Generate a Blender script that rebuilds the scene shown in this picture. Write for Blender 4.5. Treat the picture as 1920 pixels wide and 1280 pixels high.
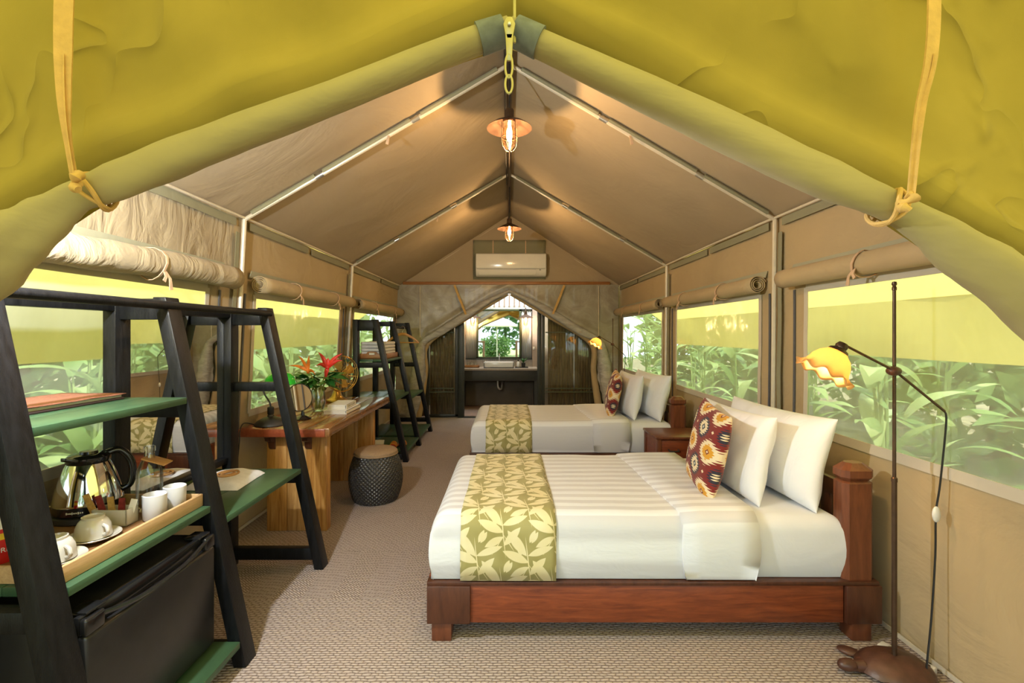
import bpy, bmesh, math, random
from mathutils import Vector, Matrix, noise

for o in list(bpy.data.objects):
    bpy.data.objects.remove(o)
SC = bpy.context.scene
COL = SC.collection
PI = math.pi
random.seed(7)

# ------------------------------------------------------------------ camera
CAM_H = 1.42
cd = bpy.data.cameras.new('camera')
cd.sensor_width = 36.0
cd.lens = 36.0 * 900.0 / 1920.0
cd.shift_x = 5.0 / 1920.0
cd.shift_y = -15.0 / 1920.0
cd.clip_start = 0.02
cd.clip_end = 200
cam = bpy.data.objects.new('camera', cd)
cam.location = (0, 0, CAM_H)
cam.rotation_euler = (PI / 2, 0, 0)
COL.objects.link(cam)
SC.camera = cam

# ------------------------------------------------------------------ sky, sun, exposure
wd = bpy.data.worlds.new('sky')
SC.world = wd
wd.use_nodes = True
bg = wd.node_tree.nodes['Background']
bg.inputs[0].default_value = (0.75, 0.89, 1.0, 1)
bg.inputs[1].default_value = 2.2
sd = bpy.data.lights.new('sun', 'SUN')
sd.energy = 7.0
sd.angle = math.radians(3)
sd.color = (1, 0.95, 0.85)
sun = bpy.data.objects.new('sun', sd)
sun.rotation_euler = (math.radians(28), math.radians(12), 0)
COL.objects.link(sun)


def lamp_light(name, loc, power, color, radius=0.03, parent=None):
    d = bpy.data.lights.new(name, 'POINT')
    d.energy = power
    d.color = color
    d.shadow_soft_size = radius
    o = bpy.data.objects.new(name, d)
    o.location = loc
    COL.objects.link(o)
    if parent is not None:
        o.parent = parent
    return o


# the photographer's hand-held lamp just inside the entrance, on the left
lamp_light('hand_lamp', (-1.27, 1.25, 1.96), 105, (0.90, 0.95, 1.0), 0.03)
VS = SC.view_settings
VS.view_transform = 'Standard'
VS.look = 'None'
VS.exposure = 0.50
VS.gamma = 1.0
VS.use_curve_mapping = False
SC.cycles.max_bounces = 10
SC.cycles.diffuse_bounces = 5
SC.cycles.transparent_max_bounces = 24
SC.cycles.sample_clamp_indirect = 6.0
SC.cycles.caustics_reflective = False
SC.cycles.caustics_refractive = False


# ------------------------------------------------------------------ node helper
class NT:
    def __init__(self, name):
        self.m = bpy.data.materials.new(name)
        self.m.use_nodes = True
        self.t = self.m.node_tree
        self.t.nodes.clear()
        self.out = self.t.nodes.new('ShaderNodeOutputMaterial')

    def n(self, typ, **kw):
        nd = self.t.nodes.new('ShaderNode' + typ)
        for k, v in kw.items():
            setattr(nd, k, v)
        return nd

    def put(self, sock, val):
        if val is None:
            return
        if hasattr(val, 'is_linked') or isinstance(val, bpy.types.NodeSocket):
            self.t.links.new(val, sock)
        else:
            if sock.type == 'RGBA' and len(val) == 3:
                val = (*val, 1)
            sock.default_value = val

    def math(self, op, a, b=None, c=None, clamp=False):
        nd = self.n('Math', operation=op, use_clamp=clamp)
        self.put(nd.inputs[0], a)
        self.put(nd.inputs[1], b)
        self.put(nd.inputs[2], c)
        return nd.outputs[0]

    def vm(self, op, a, b=None, c=None):
        nd = self.n('VectorMath', operation=op)
        self.put(nd.inputs[0], a)
        self.put(nd.inputs[1], b)
        self.put(nd.inputs[2], c)
        return nd.outputs[0]

    def coord(self, kind='Object', scale=(1, 1, 1), rot=(0, 0, 0), loc=(0, 0, 0)):
        tc = self.n('TexCoord')
        mp = self.n('Mapping')
        self.put(mp.inputs['Vector'], tc.outputs[kind])
        mp.inputs['Scale'].default_value = scale
        mp.inputs['Rotation'].default_value = rot
        mp.inputs['Location'].default_value = loc
        return mp.outputs[0]

    def noise(self, vec, scale=5.0, detail=4.0, rough=0.55, dist=0.0):
        nd = self.n('TexNoise')
        self.put(nd.inputs['Vector'], vec)
        nd.inputs['Scale'].default_value = scale
        nd.inputs['Detail'].default_value = detail
        nd.inputs['Roughness'].default_value = rough
        nd.inputs['Distortion'].default_value = dist
        return nd.outputs[0]

    def ramp(self, fac, stops, interp='LINEAR'):
        nd = self.n('ValToRGB')
        nd.color_ramp.interpolation = interp
        el = nd.color_ramp.elements
        while len(el) < len(stops):
            el.new(0.5)
        for e, (p, c) in zip(el, stops):
            e.position = p
            e.color = (*c, 1) if len(c) == 3 else c
        self.put(nd.inputs[0], fac)
        return nd.outputs[0]

    def mix(self, fac, a, b, blend='MIX'):
        nd = self.n('Mix', data_type='RGBA', blend_type=blend)
        self.put(nd.inputs[0], fac)
        self.put(nd.inputs[6], a)
        self.put(nd.inputs[7], b)
        return nd.outputs[2]

    def sep(self, v):
        nd = self.n('SeparateXYZ')
        self.put(nd.inputs[0], v)
        return nd.outputs

    def comb(self, x=0.0, y=0.0, z=0.0):
        nd = self.n('CombineXYZ')
        for i, q in enumerate((x, y, z)):
            self.put(nd.inputs[i], q)
        return nd.outputs[0]

    def bump(self, h, strength=0.3, dist=0.01, normal=None):
        nd = self.n('Bump')
        nd.inputs['Strength'].default_value = strength
        nd.inputs['Distance'].default_value = dist
        self.put(nd.inputs['Height'], h)
        self.put(nd.inputs['Normal'], normal)
        return nd.outputs[0]

    def bsdf(self, col, rough=0.6, metal=0.0, normal=None, spec=None, emit=None, estr=0.0, sheen=None, coat=None):
        nd = self.n('BsdfPrincipled')
        self.put(nd.inputs['Base Color'], col)
        self.put(nd.inputs['Roughness'], rough)
        self.put(nd.inputs['Metallic'], metal)
        self.put(nd.inputs['Normal'], normal)
        if spec is not None:
            self.put(nd.inputs['Specular IOR Level'], spec)
        if emit is not None:
            self.put(nd.inputs['Emission Color'], emit)
            nd.inputs['Emission Strength'].default_value = estr
        if sheen is not None:
            nd.inputs['Sheen Weight'].default_value = sheen
        if coat is not None:
            nd.inputs['Coat Weight'].default_value = coat
        return nd.outputs[0]

    def shader(self, typ, **kw):
        nd = self.n(typ)
        for k, v in kw.items():
            self.put(nd.inputs[k.replace('_', ' ')], v)
        return nd.outputs[0]

    def mixs(self, fac, a, b):
        nd = self.n('MixShader')
        self.put(nd.inputs[0], fac)
        self.put(nd.inputs[1], a)
        self.put(nd.inputs[2], b)
        return nd.outputs[0]

    def end(self, sh):
        self.t.links.new(sh, self.out.inputs[0])
        return self.m


def plain(name, col, rough=0.55, metal=0.0, var=0.12, vs=14.0, bump=0.0, bs=60.0, spec=None, stretch=(1, 1, 1), coat=None):
    t = NT(name)
    v = t.coord('Object', stretch)
    lo = tuple(max(0, c * (1 - var)) for c in col)
    hi = tuple(min(1, c * (1 + var)) for c in col)
    c = t.ramp(t.noise(v, vs), [(0.3, lo), (0.7, hi)])
    nm = t.bump(t.noise(v, bs, 3), bump, 0.004) if bump else None
    return t.end(t.bsdf(c, rough, metal, nm, spec, coat=coat))


def wood(name, c1, c2, c3=None, along=(1, 14, 14), scale=5.0, rough=0.4, bump=0.12, coat=None):
    t = NT(name)
    v = t.coord('Object', along)
    n1 = t.noise(v, scale, 6, 0.62, 0.6)
    n2 = t.noise(t.coord('Object', tuple(a * 3 for a in along)), scale * 2, 3, 0.5)
    c = t.ramp(n1, [(0.28, c1), (0.5, c3 or tuple((a + b) / 2 for a, b in zip(c1, c2))), (0.72, c2)])
    c = t.mix(t.math('MULTIPLY', n2, 0.35), c, tuple(x * 0.45 for x in c1))
    return t.end(t.bsdf(c, rough, 0, t.bump(n1, bump, 0.004), coat=coat))


def canvas(name, col, var=0.10, wr=0.45, wscale=2.2, stretch=(1, 1, 1), rough=0.85, transl=0.0, wdist=0.02):
    t = NT(name)
    v = t.coord('Object', stretch)
    n = t.noise(v, wscale, 5, 0.5, 0.9)
    f = t.noise(t.coord('Object'), 420, 2)
    c = t.ramp(t.noise(t.coord('Object'), 1.7, 5), [(0.25, tuple(x * (1 - var) for x in col)), (0.75, tuple(min(1, x * (1 + var)) for x in col))])
    nm = t.bump(f, 0.12, 0.001)
    nm = t.bump(n, wr, wdist, nm)
    s = t.bsdf(c, rough, 0, nm, 0.25, sheen=0.05)
    if transl:
        tr = t.shader('BsdfTranslucent', Color=c)
        s = t.mixs(transl, s, tr)
    return t.end(s)


def thin_glass(name, tint=(1, 1, 1), refl=0.12, rough=0.02):
    t = NT(name)
    lw = t.n('LayerWeight')
    lw.inputs[0].default_value = 0.25
    f = t.math('MULTIPLY_ADD', lw.outputs['Fresnel'], 0.75, refl * 0.5, True)
    tr = t.shader('BsdfTransparent', Color=tint)
    gl = t.shader('BsdfGlossy', Color=(1, 1, 1), Roughness=rough)
    return t.end(t.mixs(f, tr, gl))


def glow(name, col, strength):
    t = NT(name)
    return t.end(t.bsdf(col, 0.4, 0, None, None, col, strength))


# ------------------------------------------------------------------ mesh helper
ORG = {}


class MB:
    def __init__(self):
        self.v, self.f, self.uv = [], [], {}

    def add(self, vs, fs):
        b = len(self.v)
        self.v += [Vector(p) for p in vs]
        self.f += [tuple(i + b for i in f) for f in fs]
        return self

    def box(self, x0, x1, y0, y1, z0, z1):
        vs = [(x, y, z) for z in (z0, z1) for y in (y0, y1) for x in (x0, x1)]
        return self.add(vs, [(0, 2, 3, 1), (4, 5, 7, 6), (0, 1, 5, 4), (2, 6, 7, 3), (0, 4, 6, 2), (1, 3, 7, 5)])

    def obox(self, c, size, rot=None):
        sx, sy, sz = (s / 2 for s in size)
        rot = rot or Matrix.Identity(3)
        c = Vector(c)
        vs = [c + rot @ Vector((x, y, z)) for z in (-sz, sz) for y in (-sy, sy) for x in (-sx, sx)]
        return self.add(vs, [(0, 2, 3, 1), (4, 5, 7, 6), (0, 1, 5, 4), (2, 6, 7, 3), (0, 4, 6, 2), (1, 3, 7, 5)])

    def beam(self, p0, p1, w, t, up=(0, 1, 0)):
        """bar from p0 to p1, t along 'up', w across"""
        p0, p1, up = Vector(p0), Vector(p1), Vector(up)
        d = (p1 - p0).normalized()
        s = d.cross(up).normalized() * w / 2
        u = s.cross(d).normalized() * t / 2
        vs = [p + a * s + b * u for p in (p0, p1) for a, b in ((-1, -1), (1, -1), (1, 1), (-1, 1))]
        return self.add(vs, [(3, 2, 1, 0), (4, 5, 6, 7)] + [(i, (i + 1) % 4, (i + 1) % 4 + 4, i + 4) for i in range(4)])

    def tube(self, pts, r, n=8, cap=True, closed=False, flat=None):
        """sweep a circle (or an ellipse when flat=(axis, factor)) along pts"""
        pts = [Vector(p) for p in pts]
        rs = list(r) if isinstance(r, (list, tuple)) else [r] * len(pts)
        m = len(pts)
        vs = []
        ref = None
        for i, p in enumerate(pts):
            if closed:
                d = pts[(i + 1) % m] - pts[i - 1]
            else:
                d = pts[min(i + 1, m - 1)] - pts[max(i - 1, 0)]
            d.normalize()
            if ref is None:
                ref = Vector((0, 0, 1)) if abs(d.z) < 0.9 else Vector((1, 0, 0))
            s = d.cross(ref).normalized()
            u = s.cross(d).normalized()
            ref = u
            for k in range(n):
                a = 2 * PI * k / n
                q = s * math.cos(a) * rs[i] + u * math.sin(a) * rs[i]
                if flat:
                    ax = Vector(flat[0]).normalized()
                    q -= ax * q.dot(ax) * (1 - flat[1])
                vs.append(p + q)
        fs = []
        for i in range(m if closed else m - 1):
            j = (i + 1) % m
            for k in range(n):
                l = (k + 1) % n
                fs.append((i * n + k, i * n + l, j * n + l, j * n + k))
        if cap and not closed:
            fs += [tuple(range(n))[::-1], tuple((m - 1) * n + k for k in range(n))]
        return self.add(vs, fs)

    def lathe(self, prof, n=32, c=(0, 0, 0), rot=None, mod=None, cap=False):
        """prof: list of (radius, height); mod(angle, index) scales radius and lifts"""
        c = Vector(c)
        rot = rot or Matrix.Identity(3)
        vs = []
        for i, (r, z) in enumerate(prof):
            for k in range(n):
                a = 2 * PI * k / n
                rr, zz = r, z
                if mod:
                    rr, zz = mod(a, i, r, z)
                vs.append(c + rot @ Vector((rr * math.cos(a), rr * math.sin(a), zz)))
        fs = []
        for i in range(len(prof) - 1):
            for k in range(n):
                l = (k + 1) % n
                fs.append((i * n + k, i * n + l, (i + 1) * n + l, (i + 1) * n + k))
        if cap:
            fs += [tuple(range(n))[::-1], tuple((len(prof) - 1) * n + k for k in range(n))]
        return self.add(vs, fs)

    def grid(self, us, ws, fn, skip=None, uv=None, flip=False):
        b = len(self.v)
        nu, nw = len(us), len(ws)
        for i, u in enumerate(us):
            for j, w in enumerate(ws):
                self.v.append(Vector(fn(u, w)))
                if uv:
                    self.uv[len(self.v) - 1] = uv(u, w)
        for i in range(nu - 1):
            for j in range(nw - 1):
                if skip and skip((us[i] + us[i + 1]) / 2, (ws[j] + ws[j + 1]) / 2):
                    continue
                q = (b + i * nw + j, b + (i + 1) * nw + j, b + (i + 1) * nw + j + 1, b + i * nw + j + 1)
                self.f.append(q[::-1] if flip else q)
        return self

    def ell(self, c, r, n=16, m=10, rot=None):
        prof = [(max(1e-4, math.sin(PI * i / m)), -math.cos(PI * i / m)) for i in range(m + 1)]
        rot = rot or Matrix.Identity(3)
        vs, fs = [], []
        for a, z in prof:
            for k in range(n):
                t = 2 * PI * k / n
                vs.append(Vector(c) + rot @ Vector((r[0] * a * math.cos(t), r[1] * a * math.sin(t), r[2] * z)))
        for i in range(m):
            for k in range(n):
                l = (k + 1) % n
                fs.append((i * n + k, i * n + l, (i + 1) * n + l, (i + 1) * n + k))
        return self.add(vs, fs)

    def prism(self, poly, off):
        off = Vector(off)
        n = len(poly)
        vs = [Vector(p) for p in poly] + [Vector(p) + off for p in poly]
        return self.add(vs, [tuple(range(n))[::-1], tuple(range(n, 2 * n))] + [(i, (i + 1) % n, (i + 1) % n + n, i + n) for i in range(n)])

    def ribbon(self, pts, ws, side, th=0.003):
        """flat band through pts; side: direction(s) of the width"""
        pts = [Vector(p) for p in pts]
        m = len(pts)
        ws = list(ws) if isinstance(ws, (list, tuple)) else [ws] * m
        vs = []
        for i, p in enumerate(pts):
            d = (pts[min(i + 1, m - 1)] - pts[max(i - 1, 0)]).normalized()
            s = Vector(side[i] if isinstance(side[0], (tuple, list, Vector)) else side)
            s = (s - d * s.dot(d)).normalized()
            nn = s.cross(d).normalized() * th / 2
            s = s * ws[i] / 2
            vs += [p - s - nn, p + s - nn, p + s + nn, p - s + nn]
        fs = [(3, 2, 1, 0), tuple(4 * (m - 1) + k for k in range(4))]
        for i in range(m - 1):
            for k in range(4):
                l = (k + 1) % 4
                fs.append((4 * i + k, 4 * i + l, 4 * i + 4 + l, 4 * i + 4 + k))
        return self.add(vs, fs)

    def build(self, name, mat, parent=None, bevel=0.0, seg=2, smooth=40, fix=True, local=False, solid=0.0, base=True):
        me = bpy.data.meshes.new(name)
        org = Vector((0, 0, 0))
        if parent is not None:
            if not local:
                org = ORG.get(parent.name, Vector((0, 0, 0)))
        elif base and self.v:
            xs = [p.x for p in self.v]
            ys = [p.y for p in self.v]
            org = Vector(((min(xs) + max(xs)) / 2, (min(ys) + max(ys)) / 2, min(p.z for p in self.v)))
        me.from_pydata([p - org for p in self.v], [], self.f)
        if self.uv:
            lay = me.uv_layers.new(name='UVMap')
            for lp in me.loops:
                lay.data[lp.index].uv = self.uv.get(lp.vertex_index, (0, 0))
        if fix or bevel:
            bm = bmesh.new()
            bm.from_mesh(me)
            if fix:
                bmesh.ops.recalc_face_normals(bm, faces=bm.faces)
            if bevel:
                ed = [e for e in bm.edges if len(e.link_faces) == 2 and e.calc_face_angle(0) > 0.6]
                bmesh.ops.bevel(bm, geom=ed, offset=bevel, segments=seg, affect='EDGES', profile=0.5, clamp_overlap=True)
            bm.to_mesh(me)
            bm.free()
        if smooth:
            for p in me.polygons:
                p.use_smooth = True
            me.set_sharp_from_angle(angle=math.radians(smooth))
        me.materials.append(mat)
        o = bpy.data.objects.new(name, me)
        COL.objects.link(o)
        if solid:
            md = o.modifiers.new('thickness', 'SOLIDIFY')
            md.thickness = solid
            md.offset = 0
        if parent is not None:
            o.parent = parent
            ORG[o.name] = org
        else:
            o.location = org
            ORG[o.name] = org
        return o


def tag(o, label=None, cat=None, group=None, kind=None):
    if label:
        o['label'] = label
    if cat:
        o['category'] = cat
    if group:
        o['group'] = group
    if kind:
        o['kind'] = kind
    return o


def thing(name, loc, label=None, cat=None, group=None, kind=None):
    o = bpy.data.objects.new(name, None)
    o.empty_display_size = 0.1
    o.location = loc
    COL.objects.link(o)
    ORG[o.name] = Vector(loc)
    return tag(o, label, cat, group, kind)


def copy_tree(o, parent=None):
    c = o.copy()
    COL.objects.link(c)
    c.parent = parent
    for ch in list(o.children):
        copy_tree(ch, c)
    return c


def rng(a, b, step):
    n = max(1, int(round((b - a) / step)))
    return [a + (b - a) * i / n for i in range(n + 1)]


def merged(vals, extra):
    out = sorted(set(round(x, 5) for x in list(vals) + list(extra)))
    res = []
    ex = set(round(x, 5) for x in extra)
    for x in out:
        if res and x - res[-1] < 0.015:
            if x in ex:
                res[-1] = x
            continue
        res.append(x)
    return res


def smoothpts(pts, k=6):
    """Catmull-Rom through pts"""
    pts = [Vector(p) for p in pts]
    out = []
    n = len(pts)
    for i in range(n - 1):
        p0, p1, p2, p3 = pts[max(i - 1, 0)], pts[i], pts[i + 1], pts[min(i + 2, n - 1)]
        for j in range(k):
            t = j / k
            out.append(0.5 * ((2 * p1) + (p2 - p0) * t + (2 * p0 - 5 * p1 + 4 * p2 - p3) * t * t + (3 * p1 - p0 - 3 * p2 + p3) * t ** 3))
    out.append(pts[-1])
    return out


def lerp_list(vals, n):
    out = []
    for i in range(n):
        t = i / (n - 1) * (len(vals) - 1)
        k = min(int(t), len(vals) - 2)
        out.append(vals[k] + (vals[k + 1] - vals[k]) * (t - k))
    return out


def text_mb(s, size, depth=0.0015):
    cu = bpy.data.curves.new('letters', 'FONT')
    cu.body = s
    cu.size = size
    cu.extrude = depth / 2
    cu.align_x = 'CENTER'
    cu.align_y = 'CENTER'
    ob = bpy.data.objects.new('letters', cu)
    COL.objects.link(ob)
    dg = bpy.context.evaluated_depsgraph_get()
    me = bpy.data.meshes.new_from_object(ob.evaluated_get(dg))
    mb = MB()
    mb.add([v.co.copy() for v in me.vertices], [tuple(p.vertices) for p in me.polygons])
    bpy.data.objects.remove(ob)
    bpy.data.curves.remove(cu)
    bpy.data.meshes.remove(me)
    return mb


def nz(x, y, z=0.0):
    return noise.noise(Vector((x, y, z)))

# ------------------------------------------------------------------ materials
def carpet_mat():
    t = NT('woven_carpet')
    p = t.sep(t.coord('Object'))
    tri = t.math('PINGPONG', p[0], 0.16)
    band = t.math('GREATER_THAN', t.math('SINE', t.math('MULTIPLY_ADD', p[1], 5.0, -0.11)), 0.15)
    v = t.math('ADD', p[1], t.math('MULTIPLY', t.math('MULTIPLY', tri, band), 0.8))
    # stitches: each row is a line of lens shaped loops, every second row shifted by half a loop
    ROW, LOOP = 0.0155, 0.034
    wob = t.noise(t.coord('Object'), 22, 3)
    v = t.math('MULTIPLY_ADD', wob, 0.013, v)
    rw = t.math('DIVIDE', v, ROW)
    par = t.math('MULTIPLY', t.math('MODULO', t.math('FLOOR', t.math('ADD', rw, 400.0)), 2.0), 0.5)
    xl = t.math('ADD', t.math('DIVIDE', t.math('MULTIPLY_ADD', wob, 0.035, p[0]), LOOP), par)
    fx = t.math('ABSOLUTE', t.math('SINE', t.math('MULTIPLY', xl, PI)))
    fy = t.math('ABSOLUTE', t.math('SINE', t.math('MULTIPLY', rw, PI)))
    h = t.math('POWER', t.math('MULTIPLY', t.math('POWER', fx, 0.55), fy), 0.7)
    n = t.noise(t.coord('Object', (1, 2.5, 1)), 70, 4)
    big = t.noise(t.coord('Object'), 2.2, 3)
    h = t.math('MULTIPLY_ADD', t.math('ADD', n, -0.5), 0.7, h, True)
    c = t.ramp(h, [(0.05, (0.115, 0.088, 0.078)), (0.40, (0.33, 0.265, 0.235)), (0.95, (0.53, 0.45, 0.415))])
    c = t.mix(t.math('MULTIPLY', big, 0.35), c, (0.31, 0.25, 0.215))
    return t.end(t.bsdf(c, 0.95, 0, t.bump(h, 0.8, 0.006), 0.1))


def stripe_mat():
    t = NT('satin_stripe_cotton')
    p = t.sep(t.coord('Object'))
    s = t.math('SINE', t.math('MULTIPLY', p[1], 2 * PI / 0.085))
    f = t.math('SMOOTH_MIN', t.math('MULTIPLY_ADD', s, 4.0, 0.5, True), 1.0, 0.05)
    c = t.mix(f, (0.71, 0.735, 0.79), (0.575, 0.585, 0.635))
    r = t.math('MULTIPLY_ADD', f, -0.25, 0.7)
    w = t.noise(t.coord('Object', (2, 5, 5)), 3.0, 4, 0.5, 0.6)
    return t.end(t.bsdf(c, r, 0, t.bump(w, 0.35, 0.012), 0.3, sheen=0.1))


def cotton_mat(name, col, wr=0.4, sc=4.0):
    t = NT(name)
    w = t.noise(t.coord('Object', (1, 1.6, 1)), sc, 5, 0.5, 1.2)
    c = t.ramp(w, [(0.3, tuple(x * 0.97 for x in col)), (0.7, col)])
    return t.end(t.bsdf(c, 0.75, 0, t.bump(w, wr, 0.02), 0.2, sheen=0.1))


def leaf_print_mat():
    t = NT('leaf_print_runner')
    tc = t.n('TexCoord')
    p = t.n('Mapping')
    t.put(p.inputs[0], tc.outputs['UV'])
    TW, TH = 0.235, 0.27
    p.inputs['Scale'].default_value = (1, 1, 1)
    pv = p.outputs[0]
    wob = t.noise(pv, 12, 2)
    leaves = [  # x, y, angle, half length, half width
        (-0.052, 0.056, 128, 0.066, 0.0185), (-0.058, -0.004, 156, 0.058, 0.0175), (0.056, 0.022, 20, 0.056, 0.0145),
        (0.042, -0.048, 47, 0.050, 0.0155), (-0.040, -0.072, 28, 0.044, 0.0140), (0.018, 0.088, 66, 0.028, 0.0100),
        (0.000, -0.03, 97, 0.105, 0.0030), (0.078, -0.098, 96, 0.036, 0.0115), (0.026, -0.075, -56, 0.045, 0.0024),
        (-0.028, -0.095, 238, 0.040, 0.0024), (-0.088, -0.052, 60, 0.026, 0.0095)]
    best = None
    for half in (0, 1):
        for (x, y, a, hl, hw) in leaves:
            cx, cy = x + half * TW / 2, y + half * TH / 2
            q = t.vm('SUBTRACT', pv, (cx, cy, 0))
            q = t.vm('WRAP', q, (TW / 2, TH / 2, 1), (-TW / 2, -TH / 2, -1))
            r = t.n('VectorRotate', rotation_type='Z_AXIS')
            t.put(r.inputs['Vector'], q)
            r.inputs['Angle'].default_value = -math.radians(a)
            s = t.sep(r.outputs[0])
            xx = t.math('MULTIPLY', s[0], 1 / (hl * 1.12))
            yy = t.math('MULTIPLY', t.math('ABSOLUTE', s[1]), 1 / (hw * (1.18 if hw > 0.005 else 0.8)))
            e = t.math('MULTIPLY_ADD', xx, xx, yy)
            best = e if best is None else t.math('MINIMUM', best, e)
    e = t.math('ADD', best, t.math('MULTIPLY_ADD', wob, 0.3, -0.15))
    fac = t.ramp(e, [(0.0, (1, 1, 1)), (0.46, (1, 1, 1)), (0.5, (0, 0, 0)), (1, (0, 0, 0))])
    e2 = t.math('MULTIPLY', e, 0.5)
    fac = t.ramp(e2, [(0.0, (1, 1, 1)), (0.47, (1, 1, 1)), (0.52, (0, 0, 0))])
    big = t.noise(pv, 6, 2)
    bgc = t.ramp(big, [(0.35, (0.28, 0.25, 0.085)), (0.65, (0.345, 0.31, 0.125))])
    fgc = t.ramp(big, [(0.35, (0.66, 0.58, 0.32)), (0.65, (0.70, 0.645, 0.42))])
    c = t.mix(fac, bgc, fgc)
    return t.end(t.bsdf(c, 0.6, 0, t.bump(t.noise(pv, 600, 1), 0.1, 0.001), 0.3, sheen=0.1))


def kilim_mat():
    t = NT('kilim_weave')
    tc = t.n('TexCoord')
    uv = tc.outputs['UV']
    sc = t.vm('MULTIPLY', uv, (2.0, 2.25, 1))

    def med(ox, oy, rx, ry):
        q = t.vm('WRAP', t.vm('SUBTRACT', sc, (ox, oy, 0)), (0.5, 0.5, 1), (-0.5, -0.5, -1))
        s = t.sep(q)
        ax = t.math('MULTIPLY', t.math('ABSOLUTE', s[0]), 1 / rx)
        ay = t.math('MULTIPLY', t.math('ABSOLUTE', s[1]), 1 / ry)
        d = t.math('POWER', t.math('ADD', t.math('POWER', ax, 1.6), t.math('POWER', ay, 1.6)), 0.625)
        ang = t.math('PINGPONG', t.math('MULTIPLY', s[1], 1.0), 0.033)
        jag = t.math('MULTIPLY_ADD', ang, 9.0, -0.15)
        return d, t.math('ADD', d, jag), ax, ay
    maroon = (0.17, 0.022, 0.02)
    navy = (0.035, 0.035, 0.055)
    cream = (0.72, 0.60, 0.40)
    gold = (0.62, 0.30, 0.03)
    c = t.mix(t.math('MULTIPLY', t.noise(uv, 60, 2), 0.5), maroon, (0.24, 0.04, 0.035))
    d, e, ax, ay = med(0.30, 0.22, 0.36, 0.30)
    c = t.mix(t.math('LESS_THAN', e, 1.0), c, cream)
    c = t.mix(t.math('LESS_THAN', t.math('ADD', t.math('MULTIPLY', e, 0.5), t.math('MULTIPLY', d, 0.5)), 0.62), c, gold)
    c = t.mix(t.math('LESS_THAN', t.math('ADD', ax, ay), 0.24), c, maroon)
    c = t.mix(t.math('LESS_THAN', t.math('ADD', ax, ay), 0.12), c, cream)
    d, e, ax, ay = med(0.80, 0.72, 0.30, 0.27)
    c = t.mix(t.math('LESS_THAN', e, 1.05), c, navy)
    c = t.mix(t.math('LESS_THAN', t.math('MULTIPLY_ADD', e, 1.0, 0.25), 1.0), c, cream)
    c = t.mix(t.math('LESS_THAN', t.math('ADD', ax, ay), 0.36), c, navy)
    c = t.mix(t.math('LESS_THAN', t.math('ADD', ax, ay), 0.16), c, (0.55, 0.6, 0.55))
    d, e, ax, ay = med(0.30, 0.72, 0.05, 0.045)
    c = t.mix(t.math('LESS_THAN', t.math('ADD', ax, ay), 1.0), c, cream)
    w = t.n('TexWave')
    t.put(w.inputs['Vector'], uv)
    w.inputs['Scale'].default_value = 60
    return t.end(t.bsdf(c, 0.9, 0, t.bump(w.outputs[1], 0.25, 0.002), 0.1, sheen=0.15))


def pane_mat(name, veil, col, gloss=0.06):
    t = NT(name)
    n = t.noise(t.coord('Object', (1, 1, 0.6)), 1.6, 4, 0.5, 1.5)
    f = t.math('MULTIPLY_ADD', n, veil * 0.9, veil * 0.55, True)
    tr = t.shader('BsdfTransparent', Color=(0.97, 1.0, 0.95))
    df = t.mixs(0.5, t.shader('BsdfDiffuse', Color=col), t.shader('BsdfTranslucent', Color=col))
    nb = t.bump(t.noise(t.coord('Object'), 4.5, 3, 0.5, 1.0), 0.25, 0.02)
    gl = t.shader('BsdfGlossy', Color=(1, 1, 1), Roughness=0.08, Normal=nb)
    return t.end(t.mixs(gloss, t.mixs(f, tr, df), gl))


def shade_glass_mat():
    t = NT('amber_frosted_glass')
    p = t.sep(t.coord('Object'))
    tr = t.shader('BsdfTranslucent', Color=(1.0, 0.74, 0.40))
    pr = t.bsdf((0.9, 0.62, 0.3), 0.25, 0, None, 0.5)
    return t.end(t.mixs(0.72, pr, tr))


def leaf_mat(name, c1, c2, transl=0.35):
    t = NT(name)
    n = t.noise(t.coord('Object'), 3.0, 4)
    oi = t.n('ObjectInfo')
    f = t.math('MULTIPLY_ADD', oi.outputs['Random'], 0.5, t.math('MULTIPLY', n, 0.5))
    c = t.ramp(f, [(0.2, c1), (0.8, c2)])
    s = t.bsdf(c, 0.4, 0, None, 0.4)
    return t.end(t.mixs(transl, s, t.shader('BsdfTranslucent', Color=c)))


M = {}
M['carpet'] = carpet_mat()
M['stripe'] = stripe_mat()
M['sheet'] = cotton_mat('white_sheet', (0.68, 0.70, 0.75), 0.3)
M['pillow'] = cotton_mat('white_pillow', (0.735, 0.755, 0.80), 0.35, 5)
M['runner'] = leaf_print_mat()
M['kilim'] = kilim_mat()
M['roof'] = canvas('tan_roof_canvas', (0.42, 0.335, 0.225), 0.07, 0.7, 1.4, (1, 1, 1), wdist=0.04)
M['wall'] = canvas('tan_wall_canvas', (0.45, 0.345, 0.20), 0.08, 0.7, 1.7, (1, 1.0, 1.5), wdist=0.045)
M['wallw'] = canvas('creased_wall_canvas', (0.40, 0.325, 0.215), 0.08, 0.9, 3.2, (1, 1.8, 0.7), wdist=0.05)
t = NT('olive_front_canvas')
v_ = t.coord('Object')
big = t.noise(v_, 1.6, 1.5, 0.45, 0.3)
cr = t.noise(t.coord('Object', (1, 1, 1), (0, 0.5, 0)), 3.2, 2.0, 0.45, 0.5)
ridge = t.math('POWER', t.math('SUBTRACT', 1.0, t.math('ABSOLUTE', t.math('MULTIPLY_ADD', cr, 2.0, -1.0))), 14.0)
ridge = t.math('MULTIPLY', ridge, t.ramp(t.noise(v_, 2.1, 1), [(0.45, (0, 0, 0)), (0.62, (1, 1, 1))]))
nm_ = t.bump(t.noise(v_, 420, 2), 0.12, 0.001)
nm_ = t.bump(ridge, 0.75, 0.02, nm_)
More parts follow.
